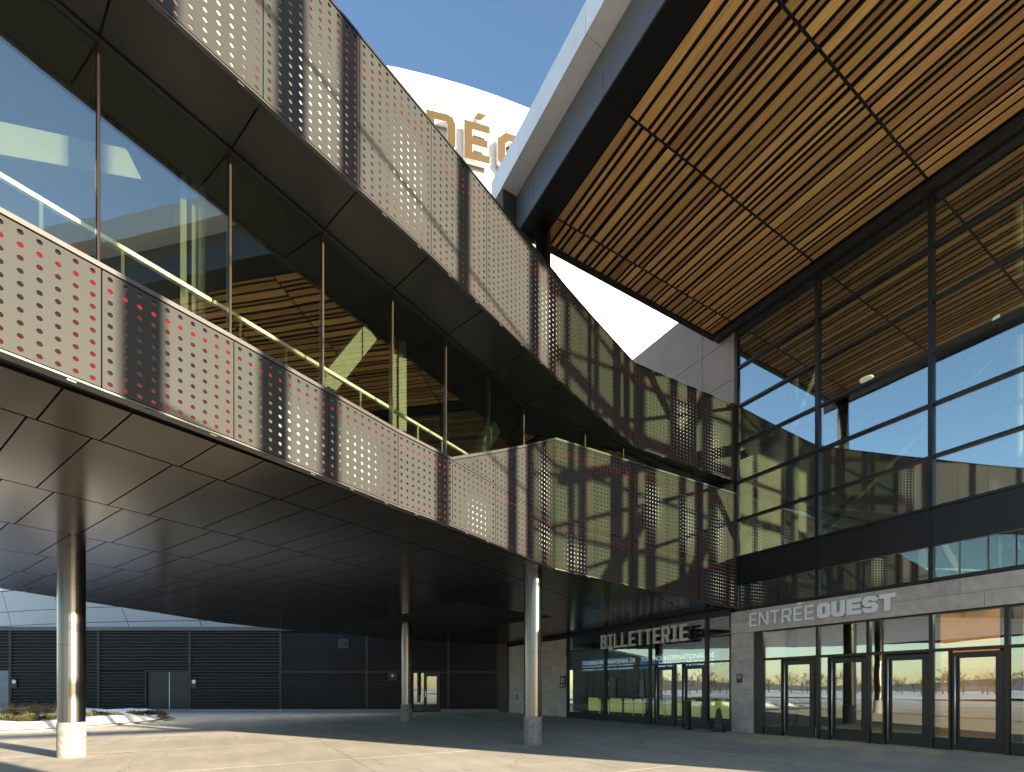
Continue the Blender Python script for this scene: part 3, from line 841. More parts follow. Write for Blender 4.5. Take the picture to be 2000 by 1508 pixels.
# round-posts and braces of the hall, seen through the glass
for y in (9.6, 4.2, -1.2):
    mb = MB(); mb.cyl((16.6, y, 0.02), (16.6, y, 15.4), 0.2, n=24); mb.out('hall_column', 'hall_paint', hall, smooth=True)
for (a, b) in (((16.6, 9.6, 5.7), (16.6, 4.2, 10.2)), ((16.6, 4.2, 10.2), (16.6, -1.2, 14.8)), ((16.6, 9.6, 10.4), (16.6, 7.2, 15.2))):
    mb = MB(); mb.bar(a, b, 0.2, 0.2, up=(1, 0, 0)); mb.out('hall_brace', 'hall_paint', hall)
for z in (10.2,):
    mb = MB(); mb.bar((16.6, -6, z), (16.6, 12.5, z), 0.22, 0.22); mb.out('hall_beam', 'hall_paint', hall)
for y, z in ((5.0, 12.0), (3.4, 12.6), (8.4, 12.1)):
    mb = MB(); mb.cyl((19, y, z), (19, y, z + 0.05), 0.2, n=24); o = mb.out('pendant_lamp', 'pendant', hall)
    mb = MB(); mb.cyl((19, y, z + 0.05), (19, y, 15.4), 0.012, n=8); mb.out('cord', 'black_frame', o)
box('roof_shade_block', 18.5, 34, -6.3, 9, 15.66, 22, 'tan_clad', hall)  # unseen block added above the hall to keep sun off the lower drum
# glazed south end, the side the low sun comes through
SY = -6.2
box('south_wall', XF + 0.13, 34, SY - 0.1, SY + 0.1, 0, 6.6, 'interior_dark', hall)
box('corner_wall', XF - 0.12, XF + 0.12, SY - 0.16, SY + 0.11, 0, 15.4, 'dark_metal', hall)
xs = [15.9, 17.5, 18.9, 20.25, 21.75, 23.35, 24.75, 26.4, 28, 30, 32, 34]
xs_w = {20.25: 0.38, 21.75: 0.26, 23.35: 0.42, 24.75: 0.28, 17.5: 0.2, 18.9: 0.2, 15.9: 0.16}
for a, b in zip(xs[:-1], xs[1:]):
    box('window_pane', a + 0.05, b - 0.05, SY - 0.01, SY + 0.01, 6.6, 15.4, 'clear_glass', hall)
for x in xs:
    wd = xs_w.get(x, 0.22)
    box('south_mullion', x - wd / 2, x + wd / 2, SY - 0.12, SY + 0.12, 6.61, 15.44, 'black_frame', hall)
for z, hh in ((8.9, 0.1), (10.6, 0.12), (12.45, 0.38), (14.1, 0.16)):
    box('south_transom', XF + 0.13, 34, SY - 0.06, SY + 0.06, z - hh / 2, z + hh / 2, 'black_frame', hall)
for (a, b) in (((21.7, 12.4), (23.4, 15.0)), ((17.4, 6.8), (20.3, 10.6)), ((21.7, 8.0), (23.4, 10.6))):
    mb = MB(); mb.bar((a[0], SY + 0.3, a[1]), (b[0], SY + 0.3, b[1]), 0.34, 0.34, up=(0, 1, 0)); mb.out('south_brace', 'brace_paint', hall)

# ================================================================ CANOPY
ZC = 14.0
can = thing('canopy', 'high canopy with a cedar slat ceiling and stepped pale metal edge', 'canopy', (0, 0, 0))
YJ = [11.40, 10.65, 7.95, 5.25, 2.55, -0.15, -2.85, -6.6]
X0, X1 = 7.57, 14.90
npan = 6
pw = (X1 - X0) / npan
rn = random.Random(11)
A_, B_ = 0.196, 0.070
pats = [[A_, B_, A_, B_, A_], [B_, A_, A_, B_, A_], [A_, A_, B_, A_, B_], [A_, .10, B_, A_, .13], [B_, A_, B_, A_, A_], [A_, B_, B_, A_, A_]]
for i in range(len(YJ) - 1):
    y1, y0 = YJ[i], YJ[i + 1]
    for p in range(npan):
        pat = [q_ * rn.uniform(0.88, 1.12) for q_ in rn.choice(pats)]
        free = pw - 0.028 - sum(pat)
        gp = free / (len(pat))
        x = X0 + p * pw + 0.014 + gp * 0.25
        for wd in pat:
            dz = rn.uniform(-0.003, 0.003)
            o = box('wood_slat', -wd / 2, wd / 2, y0 + 0.03 - (y0 + y1) / 2, y1 - 0.03 - (y0 + y1) / 2, 0, 0.02, 'cedar', can)
            o.location = (x + wd / 2, (y0 + y1) / 2, ZC + dz)
            x += wd + gp
        if p: box('slat_carrier', X0 + p * pw - 0.011, X0 + p * pw + 0.011, y0 + 0.031, y1 - 0.031, ZC + 0.012, ZC + 0.06, 'black_frame', can)
for y in YJ[1:-1]:
    box('joint_bar', X0, X1, y - 0.026, y + 0.026, ZC + 0.008, ZC + 0.06, 'black_frame', can)
box('ceiling_deck', 6.95, X1 + 0.22, -6.6, 11.45, ZC + 0.07, ZC + 0.12, 'deck_black', can)
box('end_trim', 6.9, X1 + 0.1, 11.405, 11.52, ZC - 0.05, ZC + 0.06, 'dark_metal', can)
yb = [11.40, 10.65, 7.95, 5.25, 2.55, -0.15, -2.85, -6.6]
for a, b in zip(yb[1:], yb[:-1]):
    box('border_panel', 6.885, 7.555, a + 0.006, b - 0.006, ZC + 0.0, ZC + 0.05, 'soffit_upper', can)
    box('fascia_panel', 6.85, 6.884, a + 0.006, b - 0.006 + (0.72 if b == 11.40 else 0), ZC - 0.03, 15.0, 'grey_clad', can)
    box('fascia_soffit', 6.42, 6.849, a + 0.006, b - 0.006 + (0.72 if b == 11.40 else 0), 14.985, 15.02, 'silver_clad', can)
    box('upper_fascia', 6.385, 6.419, a + 0.006, b - 0.006 + (0.72 if b == 11.40 else 0), 14.985, 15.66, 'silver_clad', can)
box('roof', 6.42, XF - 0.03, -6.6, 11.50, 15.55, 15.64, 'dark_metal', can)
box('end_fascia', 6.43, XF - 0.03, 11.525, 11.56, ZC - 0.04, 15.64, 'dark_metal', can)
box('fascia_return', 6.89, 6.93, 11.565, 12.10, ZC - 0.02, 15.6, 'dark_metal', can)
box('south_fascia', 6.43, XF - 0.16, -6.66, -6.61, ZC, 15.64, 'silver_clad', can)
mb = MB(); mb.cyl((7.4, 11.05, 10.3), (7.4, 11.05, ZC), 0.215, n=40); mb.out('canopy_column', 'column_steel', can, smooth=True)
# the row of posts carrying the canopy's south end, and its tie rods
for x, r in ((6.43, 0.20), (8.06, 0.20), (9.02, 0.16), (11.66, 0.17), (14.2, 0.19)):
    mb = MB(); mb.cyl((x, -6.0, 5.9), (x, -6.0, ZC), r, n=24); mb.out('south_post', 'column_steel', can, smooth=True)
box('south_beam', 6.2, XF - 0.13, -6.15, -5.85, 5.55, 5.9, 'dark_metal', can)
mb = MB(); mb.cyl((7.2, -6.0, 0), (7.2, -6.0, 5.55), 0.24, n=24); mb.out('south_post', 'column_steel', can, smooth=True)
for z in (10.2, 12.6, 7.3):
    mb = MB(); mb.cyl((6.43, -6.0, z), (14.9, -6.0, z - 0.9), 0.035, n=10); mb.out('tie_rod', 'dark_metal', can, smooth=True)

# ================================================================ ARENA DRUM
DC = (RX * -19.5 + FX * 99.1, RY * -19.5 + FY * 99.1)
DR = 64.0
a_cam = math.atan2(-DC[1] , -DC[0])
arena = thing('arena_drum', 'huge round white arena wall rising behind the entrance', 'building', (DC[0], DC[1], 0))
def drum(an, z, r=DR): return (r * math.cos(an), r * math.sin(an), z)
def drum_panel(a0, a1, z0, z1, lean, mat):
    n = 4; vs = []; fs = []
    for j, (z, sh) in enumerate(((z0, 0.0), (z1, lean * (z1 - z0)))):
        for i in range(n + 1): vs.append(drum(a0 + (a1 - a0) * i / n + sh, z))
    for j, (z, sh) in enumerate(((z0, 0.0), (z1, lean * (z1 - z0)))):
        for i in range(n + 1): vs.append(drum(a0 + (a1 - a0) * i / n + sh, z, DR - 0.06))
    m_ = n + 1
    for i in range(n):
        fs.append((i, i + 1, m_ + i + 1, m_ + i))
    fs += [(0, m_, 3 * m_, 2 * m_), (n, 2 * m_ + n, 3 * m_ + n, m_ + n)]
    fs += [(i, 2 * m_ + i, 2 * m_ + i + 1, i + 1) for i in range(n)] + [(m_ + i, m_ + i + 1, 3 * m_ + i + 1, 3 * m_ + i) for i in range(n)]
    return mobj('cladding_panel', vs, fs, mat, arena)
g = 0.0005
st = 0.088
zl = [4.6, 6.35, 7.45, 9.1]
for j in range(3):
    for i in range(-9, 6):
        a0 = a_cam + 0.035 + i * st
        lean = -0.0068
        sh = lean * (zl[j] - 4.6)
        drum_panel(a0 + g + sh, a0 + st - g + sh, zl[j] + 0.02, zl[j + 1] - 0.02, lean, 'drum_clad_shaded')
zh = [9.12, 18.0, 27.5, 38.0, 47.3]
for j in range(4):
    for i in range(-5, 5):
        a0 = a_cam + 0.02 + i * 0.155
        drum_panel(a0 + 0.0006, a0 + 0.155 - 0.0006, zh[j] + 0.03, zh[j + 1] - 0.03, 0, 'white_clad')
vs = []; fs = []
for i in range(41):
    an = a_cam - 0.9 + 1.6 * i / 40
    vs += [drum(an, 3, DR - 0.15), drum(an, 47.2, DR - 0.15)]
for i in range(40): fs.append((2 * i, 2 * i + 2, 2 * i + 3, 2 * i + 1))
mobj('drum_backing', vs, fs, 'deck_black', arena)

# ================================================================ LETTERS
def outline_mesh(loops, depth, bevel=0.0):
    cu = bpy.data.curves.new('outline', 'CURVE'); cu.dimensions = '2D'; cu.fill_mode = 'BOTH'
    cu.extrude = depth / 2; cu.bevel_depth = bevel; cu.bevel_resolution = 0
    for lp in loops:
        s_ = cu.splines.new('POLY'); s_.points.add(len(lp) - 1)
        for p, (x, y) in zip(s_.points, lp): p.co = (x, y, 0, 1)
        s_.use_cyclic_u = True
    o = bpy.data.objects.new('outline', cu); C.objects.link(o)
    dg = bpy.context.evaluated_depsgraph_get(); dg.update()
    me = bpy.data.meshes.new_from_object(o.evaluated_get(dg))
    bpy.data.objects.remove(o); bpy.data.curves.remove(cu)
    return me
def text_mesh(s_, size, depth=0.004):
    cu = bpy.data.curves.new('text', 'FONT'); cu.body = s_; cu.size = size; cu.extrude = depth / 2
    o = bpy.data.objects.new('text', cu); C.objects.link(o)
    dg = bpy.context.evaluated_depsgraph_get(); dg.update()
    me = bpy.data.meshes.new_from_object(o.evaluated_get(dg))
    bpy.data.objects.remove(o); bpy.data.curves.remove(cu)
    return me
def glyph(ch, w_, sv, sh, c):
    """block letter of height 1: width w_, upright stroke sv, level stroke sh, corner cut c"""
    W = w_
    if ch == 'E': return [[(0, 0), (W, 0), (W, sh), (sv, sh), (sv, .5 - sh / 2), (W * .92, .5 - sh / 2), (W * .92, .5 + sh / 2), (sv, .5 + sh / 2), (sv, 1 - sh), (W, 1 - sh), (W, 1), (0, 1)]]
    if ch == 'T': return [[(W / 2 - sv / 2, 0), (W / 2 + sv / 2, 0), (W / 2 + sv / 2, 1 - sh), (W, 1 - sh), (W, 1), (0, 1), (0, 1 - sh), (W / 2 - sv / 2, 1 - sh)]]
    if ch == 'L': return [[(0, 0), (W, 0), (W, sh), (sv, sh), (sv, 1), (0, 1)]]
    if ch == 'I': return [[(0, 0), (W, 0), (W, sh), (W / 2 + sv / 2, sh), (W / 2 + sv / 2, 1 - sh), (W, 1 - sh), (W, 1), (0, 1), (0, 1 - sh), (W / 2 - sv / 2, 1 - sh), (W / 2 - sv / 2, sh), (0, sh)]]
    if ch == 'N': return [[(0, 0), (sv, 0), (sv, .74), (W - sv * 1.2, 0), (W, 0), (W, 1), (W - sv, 1), (W - sv, .26), (sv * 1.2, 1), (0, 1)]]
    if ch == 'R': return [[(0, 0), (sv, 0), (sv, .38), (W * .46, .38), (W - sv * 1.2, 0), (W, 0), (W * .78, .41), (W, .41 + c), (W, 1 - c), (W - c, 1), (0, 1)], [(sv, .38 + sh), (sv, 1 - sh), (W - sv, 1 - sh), (W - sv, .38 + sh)]]
    if ch == 'B': return [[(0, 0), (W - c, 0), (W, c), (W, .52 - c * .8), (W - c * .6, .52), (W, .52 + c * .8), (W, 1 - c), (W - c, 1), (0, 1)], [(sv, sh), (sv, .52 - sh / 2), (W - sv, .52 - sh / 2), (W - sv, sh)], [(sv, .52 + sh / 2), (sv, 1 - sh), (W - sv, 1 - sh), (W - sv, .52 + sh / 2)]]
    if ch == 'D': return [[(0, 0), (W - c, 0), (W - c * .35, c * .25), (W, c), (W, 1 - c), (W - c * .35, 1 - c * .25), (W - c, 1), (0, 1)], [(sv, sh), (sv, 1 - sh), (W - sv - c * .1, 1 - sh), (W - sv, 1 - sh - c * .3), (W - sv, sh + c * .3), (W - sv - c * .1, sh)]]
    if ch == 'O':
        k = c * .45
        return [[(c, 0), (W - c, 0), (W, c), (W, 1 - c), (W - c, 1), (c, 1), (0, 1 - c), (0, c)], [(sv + k, sh), (sv, sh + k), (sv, 1 - sh - k), (sv + k, 1 - sh), (W - sv - k, 1 - sh), (W - sv, 1 - sh - k), (W - sv, sh + k), (W - sv - k, sh)]]
    if ch == 'U': return [[(c, 0), (W - c, 0), (W, c), (W, 1), (W - sv, 1), (W - sv, sh), (sv, sh), (sv, 1), (0, 1), (0, c)]]
    if ch == 'S':
        h = sh / 2; gp = 0.06
        return [[(c, 0), (W - c, 0), (W, c), (W, .5 + h - c), (W - c, .5 + h), (sv, .5 + h), (sv, 1 - sh), (W - sv, 1 - sh), (W - sv, .5 + h + gp), (W, .5 + h + gp), (W, 1 - c), (W - c, 1), (c, 1), (0, 1 - c), (0, .5 - h + c), (c, .5 - h), (W - sv, .5 - h), (W - sv, sh), (sv, sh), (sv, .5 - h - gp), (0, .5 - h - gp), (0, c)]]
    if ch == "'": return [[(W * .36, 1.08), (W * .62, 1.08), (W * .88, 1.28), (W * .52, 1.28)]]
FACADE = Matrix(((0, 0, -1), (-1, 0, 0), (0, 1, 0)))
def put_letter(ch, h, W, sv, sh, c, depth, pos, rot, mat, parent, accent=False, bevel=0.0):
    """pos: foot of the letter on its plane; rot: 3x3 with columns right, up, out"""
    for k, gl in enumerate(['%s' % ch] + (["'"] if accent else [])):
        loops = [[(x * h, y * h) for x, y in lp] for lp in glyph(gl, W / h, sv / h, sh / h, c / h)]
        me = outline_mesh(loops, depth, bevel)
        me.materials.append(MATS[mat]) if not me.materials else None
        me.materials[0] = MATS[mat]
        if k == 0:
            o = bpy.data.objects.new('letter', me); C.objects.link(o); o.parent = parent
            mw = rot.to_4x4(); mw.translation = Vector(pos)
            o.matrix_local = mw
            base = o
        else:
            a = bpy.data.objects.new('accent', me); C.objects.link(a); a.parent = base
    return base

# ENTREE OUEST
sg = thing('entrance_sign', 'raised white lettering ENTRÉE OUEST on the stone lintel', 'sign', (XF - 0.11, 8.0, 3.54))
y = 10.10
for ch, acc in (('E', 0), ('N', 0), ('T', 0), ('R', 0), ('E', 1), ('E', 0)):
    W = {'E': 0.27, 'N': 0.33, 'T': 0.31, 'R': 0.31}[ch]
    put_letter(ch, 0.44, W, 0.062, 0.062, 0.05, 0.05, (0, y - 8.0, 0), FACADE, 'sign_white', sg, bool(acc))
    y -= W + 0.062
y = 7.93
for ch in 'OUEST':
    W = 0.365
    put_letter(ch, 0.445, W, 0.135, 0.112, 0.075, 0.07, (0, y - 8.0, 0), FACADE, 'sign_white', sg)
    y -= W + 0.032
# BILLETTERIE
bs = thing('ticket_office_sign', 'raised grey block letters BILLETTERIE standing off the dark glazing', 'sign', (XF - 0.32, 15.0, 3.28))
word = 'BILLETTERIE'
ww = [0.37 if ch != 'I' else 0.33 for ch in word]
y = 17.33; tot = 17.33 - 12.44
gapw = (tot - sum(ww)) / (len(ww) - 1)
for ch, W in zip(word, ww):
    put_letter(ch, 0.63, W, 0.098, 0.09, 0.07, 0.09, (0, y - 15.0, 0), FACADE, 'sign_grey', bs)
    y -= W + gapw
mb = MB(); mb.box(0.08, 0.13, -2.6, 2.35, 0.40, 0.46); mb.box(0.08, 0.13, -2.6, 2.35, 0.12, 0.17)
mb.out('sign_rail', 'black_frame', bs)
for yk in (2.2, 0.4, -1.2, -2.5):
    box('bracket', 0.12, 0.30, yk - 0.03, yk + 0.03, 0.405, 0.455, 'black_frame', bs)
# gold letters on the arena
def cam_plan(xr, d): return (RX * xr + FX * d, RY * xr + FY * d)
asg = thing('arena_sign', 'large gold letters DÉO standing on the white arena wall', 'sign', (DC[0], DC[1], 34.6))
def drum_angle(px):
    k = (px - 1000) / 955.0; dx, dy = RX * k + FX, RY * k + FY
    ox, oy = -DC[0], -DC[1]
    A = dx * dx + dy * dy; B = 2 * (ox * dx + oy * dy); Cc = ox * ox + oy * oy - (DR + 0.35) ** 2
    d = (-B - math.sqrt(B * B - 4 * A * Cc)) / (2 * A)
    return math.atan2(oy + d * dy, ox + d * dx), d
a_e, d_e = drum_angle(906)
LS = 2.55 / DR
for ch, k in (('D', -1.09), ('E', 0), ('O', 1.0)):
    an = a_e + k * LS
    out = Vector((math.cos(an), math.sin(an), 0)); right = Vector((-math.sin(an), math.cos(an), 0))
    rot = Matrix((right, Vector((0, 0, 1)), out)).transposed()
    p = (DR + 0.42) * out
    W = {'D': 2.15, 'E': 1.95, 'O': 2.15}[ch]
    lt = put_letter(ch, 2.85, W, 0.60, 0.58, 0.62, 0.34, (p.x, p.y, 0.0), rot, 'sign_gold', asg, ch == 'E', 0.02)
    for q_ in [lt] + list(lt.children):
        q_.data.materials.append(MATS['white_clad'])
        for pg in q_.data.polygons:
            if abs(pg.normal.z) < 0.9: pg.material_index = 1
asg.location.z = 41.1

# ================================================================ SERVICE WING (dark corrugated wall)
SV = cam_plan(0, 30.8)
svc = thing('service_building', 'low service building with dark horizontal corrugated siding under a pale gutter', 'building', (SV[0], SV[1], 0), -YAW)
def corrugated(x0, x1, z0, z1, pitch, depth, y=0.0):
    n = max(1, int(round((z1 - z0) / pitch))); pitch = (z1 - z0) / n
    prof = []
    for i in range(n):
        z = z0 + i * pitch
        prof += [(0.0, z), (0.0, z + pitch * 0.12), (-depth, z + pitch * 0.42), (-depth, z + pitch * 0.72), (0.0, z + pitch * 0.99)]
    prof.append((0.0, z1))
    vs = [(x0, y + p, z) for p, z in prof] + [(x1, y + p, z) for p, z in prof]
    m_ = len(prof)
    return mobj('siding_panel', vs, [(i, m_ + i, m_ + i + 1, i + 1) for i in range(m_ - 1)], 'siding', svc)
S_ = lambda px: (px - 1000) / 955 * 30.8
Z_ = lambda py: 1.5 + (1344 - py) / 955 * 30.8
ztl, ztr = 5.15, 4.93
bays = [(-60, 22, 2.62), (22, 194, 0.28), (194, 372, 0.28), (372, 549, 0.28)]
z_lo = 0.18
for a, b in ((22, 194), (372, 549)):
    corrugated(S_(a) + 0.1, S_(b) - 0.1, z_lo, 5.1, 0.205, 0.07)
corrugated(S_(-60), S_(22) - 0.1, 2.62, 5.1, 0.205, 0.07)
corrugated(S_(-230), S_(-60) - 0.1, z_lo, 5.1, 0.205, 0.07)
corrugated(S_(194) + 0.1, S_(288) - 0.1, z_lo, 2.55, 0.205, 0.07)
corrugated(S_(194) + 0.1, S_(372) - 0.1, 2.62, 5.1, 0.205, 0.07)
for a, b in ((549, 717), (717, 806), (876, 973)):
    corrugated(S_(a) + 0.1, S_(b) - (0.1 if b != 806 else 0.0), z_lo, 2.45, 0.13, 0.055)
    corrugated(S_(a) + 0.1, S_(b if b != 806 else 876) - 0.1, 2.55, 5.0, 0.13, 0.055)
corrugated(S_(861), S_(876) - 0.1, z_lo, 2.45, 0.13, 0.055)
for px in (22, 194, 372, 549, 717, 876, 973, -60):
    box('siding_post', S_(px) - 0.09, S_(px) + 0.09, -0.085, 0.06, 0.1, 5.08, 'door_paint', svc)
for a, b in ((549, 717), (717, 876), (876, 973)):
    box('mid_rail', S_(a) + 0.095, S_(b) - 0.095, -0.078, 0.03, 2.455, 2.545, 'door_paint', svc)
box('gutter', S_(-230), S_(717), -0.22, 0.1, 5.10, 5.34, 'trim_metal', svc)
box('gutter', S_(717), S_(990), -0.20, 0.1, 5.03, 5.2, 'trim_metal', svc)
box('plinth', S_(-230), S_(806), -0.12, 0.05, 0.0, 0.175, 'concrete_base', svc)
box('plinth', S_(861), S_(988), -0.12, 0.05, 0.0, 0.175, 'concrete_base', svc)
box('wall_core', S_(-230), S_(988), 0.07, 0.3, 0, 5.3, 'deck_black', svc)
box('corner_panel', S_(973) + 0.1, S_(988) + 0.1, -0.5, 0.06, 0.0, 5.0, 'dark_metal', svc)
# steel double door
box('door_frame', S_(288) - 0.1, S_(288) - 0.005, -0.09, 0.06, 0.0, 2.615, 'door_paint', svc)
box('door_frame', S_(288) - 0.1, S_(372) - 0.1, -0.088, 0.06, 2.552, 2.617, 'door_paint', svc)
for x0, x1 in ((S_(288), S_(331) - 0.02), (S_(331) + 0.02, S_(372) - 0.10)):
    d = box('steel_door', x0, x1, 0.0, 0.05, 0.02, 2.54, 'door_paint', svc)
    box('kick_plate', x0 + 0.02, x1 - 0.02, -0.008, -0.001, 0.03, 0.07, 'plate_white', d)
box('meeting_strip', S_(331) - 0.018, S_(331) + 0.018, -0.012, 0.05, 0.02, 2.5, 'plate_white', svc)
box('steel_door', S_(-50), S_(22) - 0.12, 0.0, 0.05, 0.02, 2.6, 'door_grey', svc)
# glazed side door
gd = MB(); x0, x1 = S_(829), S_(858)
gd.box(x0, x0 + 0.16, -0.06, 0.03, 0.02, 2.44); gd.box(x1 - 0.16, x1, -0.06, 0.03, 0.02, 2.44)
gd.box(x0 + 0.16, x1 - 0.16, -0.06, 0.03, 0.02, 0.32); gd.box(x0 + 0.16, x1 - 0.16, -0.06, 0.03, 2.24, 2.44)
gd = gd.out('glazed_door', 'black_frame', svc)
box('pane', x0 + 0.155, x1 - 0.155, -0.03, -0.01, 0.315, 2.245, 'door_glass', gd)
box('lock_plate', x0 + 0.05, x0 + 0.12, -0.075, -0.062, 0.95, 1.3, 'stainless', gd)
box('push_bar', x0 + 0.16, x1 - 0.16, 0.05, 0.09, 1.05, 1.11, 'stainless', gd)
box('side_pane', S_(808), x0 - 0.03, -0.02, 0.0, 0.08, 2.44, 'door_glass', svc)
box('door_frame', x0 - 0.03, x0 - 0.004, -0.07, 0.05, 0.0, 2.452, 'black_frame', svc)
box('door_frame', x1 + 0.004, x1 + 0.06, -0.07, 0.05, 0.0, 2.452, 'black_frame', svc)

# wall fittings, each a thing of its own
def fitting(name, label, cat, px, z, build):
    p = cam_plan(S_(px), 30.8 - 0.09)
    t_ = thing(name, label, cat, (p[0], p[1], z), -YAW); build(t_); return t_
def wall_lamp(t_):
    box('back_box', -0.30, 0.30, -0.03, 0.06, -0.27, 0.27, 'box_grey', t_)
    mb = MB(); mb.cyl((0, -0.031, 0.03), (0, -0.11, 0.03), 0.09, n=18); mb.out('lens', 'plate_white', t_)
    box('hood', -0.14, 0.14, -0.14, -0.031, -0.14, -0.07, 'box_grey', t_)
fitting('wall_lamp', 'small square wall lamp with a pale lens beside the glazed side door', 'lamp', 768, 2.24, wall_lamp)
def vent(t_):
    box('frame', -0.32, 0.32, -0.03, 0.06, -0.3, 0.3, 'box_grey', t_)
    mb = MB()
    for k in range(5): mb.box(-0.25, 0.25, -0.05, -0.031, -0.24 + k * 0.1, -0.19 + k * 0.1)
    mb.out('louvre', 'dark_metal', t_)
    mb = MB(); mb.cyl((0.08, -0.051, 0.0), (0.08, -0.10, 0.0), 0.09, n=16); mb.out('spout', 'black_plastic', t_)
fitting('wall_vent', 'dark square vent box high on the corrugated wall', 'vent', 672, 4.3, vent)
def round_plate(t_):
    box('back_plate', -0.16, 0.16, -0.03, 0.02, -0.38, 0.2, 'plate_black', t_)
    mb = MB(); mb.cyl((0, -0.031, 0.04), (0, -0.04, 0.04), 0.12, n=24); mb.out('white_disc', 'plate_white', t_)
    mb = MB(); mb.bar((-0.055, -0.044, 0.09), (0.055, -0.044, -0.01), 0.006, 0.03, up=(0, 1, 0)); mb.out('bar_mark', 'plate_black', t_)
fitting('no_smoking_sign', 'small round no smoking sign right of the steel double door', 'sign', 381, 1.86, round_plate)
fitting('no_smoking_sign', 'small round no smoking sign by the grey door at the far left edge', 'sign', 31, 1.86, round_plate)

def facade_plate(name, label, y, z, wd, ht, x=XF - 0.045, build=None):
    t_ = thing(name, label, 'sign', (x, y, z))
    box('plate', -0.02, 0.0, -wd / 2, wd / 2, -ht / 2, ht / 2, 'plate_black', t_)
    build(t_); return t_
def ring_mark(t_):
    vs = []; fs = []; n = 24
    for r in (0.055, 0.072):
        for i in range(n): a = 2 * math.pi * i / n; vs.append((-0.0225, r * math.cos(a), 0.055 + r * math.sin(a)))
    for i in range(n): fs.append((i, (i + 1) % n, n + (i + 1) % n, n + i))
    mobj('ring', vs, fs, 'plate_white', t_)
    mb = MB(); mb.bar((-0.024, 0.04, 0.095), (-0.024, -0.04, 0.015), 0.003, 0.016, up=(1, 0, 0)); mb.out('slash', 'plate_white', t_)
    mb = MB(); mb.box(-0.0235, -0.0205, -0.035, 0.04, 0.045, 0.058); mb.out('cigarette', 'plate_white', t_)
    mb = MB()
    for k in range(2): mb.box(-0.0235, -0.0205, -0.06, 0.06, -0.09 - k * 0.03, -0.078 - k * 0.03)
    mb.out('print', 'box_grey', t_)
facade_plate('no_smoking_sign', 'black no smoking plate fixed to the stone pier beside the doors', 10.5, 1.83, 0.2, 0.30, XF - 0.065, ring_mark)
def notice_mark(t_):
    box('yellow_line', -0.0235, -0.0205, -0.17, 0.17, 0.17, 0.23, 'plate_yellow', t_)
    mb = MB()
    for z, a, b in ((0.10, -0.18, 0.17), (0.03, -0.18, 0.10), (-0.04, -0.18, 0.15)): mb.box(-0.0235, -0.0205, -b, -a, z, z + 0.035)
    mb.box(-0.0235, -0.0205, 0.05, 0.17, -0.26, -0.12); mb.box(-0.0235, -0.0205, -0.17, -0.11, -0.26, -0.12)
    mb.out('print', 'plate_white', t_)
facade_plate('notice_sign', 'black notice plate with a yellow line on the stone wall left of the ticket office', 20.68, 1.83, 0.5, 0.62, XF - 0.035, notice_mark)
ot = thing('wall_socket', 'small grey socket box low on the stone wall behind the round column', 'socket', (XF - 0.035, 25.35, 0.95))
box('box', -0.05, 0, -0.09, 0.09, -0.14, 0.14, 'box_grey', ot); box('lid', -0.056, -0.051, -0.07, 0.07, -0.11, 0.11, 'limestone', ot)

# ================================================================ FOYER OF THE TICKET OFFICE
def board(label, y0, y1, z0, z1, lines, x=17.3):
    t_ = thing('message_board', label, 'screen', (x, y0, z0), 0, 'message boards in the ticket office')
    box('screen', 0.0, 0.06, y1 - y0, 0, 0, z1 - z0, 'screen_blue', t_)
    for s_, yo, zo, size in lines:
        me = text_mesh(s_, size); me.materials.append(MATS['screen_text'])
        o = bpy.data.objects.new('text', me); C.objects.link(o); o.parent = t_
        mw = FACADE.to_4x4(); mw.translation = Vector((-0.006, -yo, zo)); o.matrix_local = mw
board('blue message board reading TOURNOI INTERNATIONAL DE behind the left ticket window', 21.9, 17.9, 2.42, 3.06, [('TOURNOI INTERNATIONAL DE', 0.1, 0.36, 0.29), ('HOCKEY PEE-WEE DE QUÉBEC', 0.1, 0.06, 0.29)])
board('blue message board with a date line behind the right ticket window and door', 17.4, 13.0, 2.42, 3.06, [('TOURNOI INTERNATIONAL DE', 0.1, 0.36, 0.29), ('DU 10 AU    FÉVRIER 20', 1.2, 0.06, 0.29)])
ct = thing('ticket_counter', 'long dark ticket counter with glowing yellow green front behind the glazing', 'counter', (18.6, 11.2, 0.02))
box('top', -0.1, 0.9, 0, 12.5, 1.02, 1.08, 'black_frame', ct)
box('body', 0.06, 0.8, 0, 12.5, 0, 1.015, 'interior_dark', ct)
for k in range(7):
    y0 = 0.3 + k * 1.72
    box('lit_front', 0.02, 0.055, y0, y0 + (1.55, 1.2, 1.4, 0.9, 1.5, 1.3, 1.1)[k], 0.16, 0.92, 'lamp_green', ct)
for k in range(4):
    box('wicket_post', 0.0, 0.16, 1.7 + k * 3.2, 2.15 + k * 3.2, 1.085, 4.6, 'interior_dark', ct)
yl = [19.4, 18.7, 17.0, 16.4, 15.75, 15.1]
ql = ['nearest the stone wall', 'second from the stone wall', 'third from the stone wall', 'fourth from the stone wall', 'fifth from the stone wall', 'nearest the glass door']
for y, q_ in zip(yl, ql):
    t_ = thing('queue_post', 'metal queue barrier post inside the ticket window, ' + q_, 'post', (16.5, y, 0.02), 0, 'queue posts in the ticket office')
    mb = MB(); mb.lathe([(0, 0), (0.17, 0), (0.17, 0.015), (0.04, 0.03), (0.032, 0.05), (0.032, 0.9)], (0, 0, 0), 18); mb.out('pole', 'stainless', t_, smooth=True)
    mb = MB(); mb.lathe([(0.03, 0.9), (0.06, 0.9), (0.065, 0.93), (0.065, 1.0), (0.045, 1.03), (0, 1.03)], (0, 0, 0), 18); mb.out('cap', 'black_plastic', t_, smooth=True)

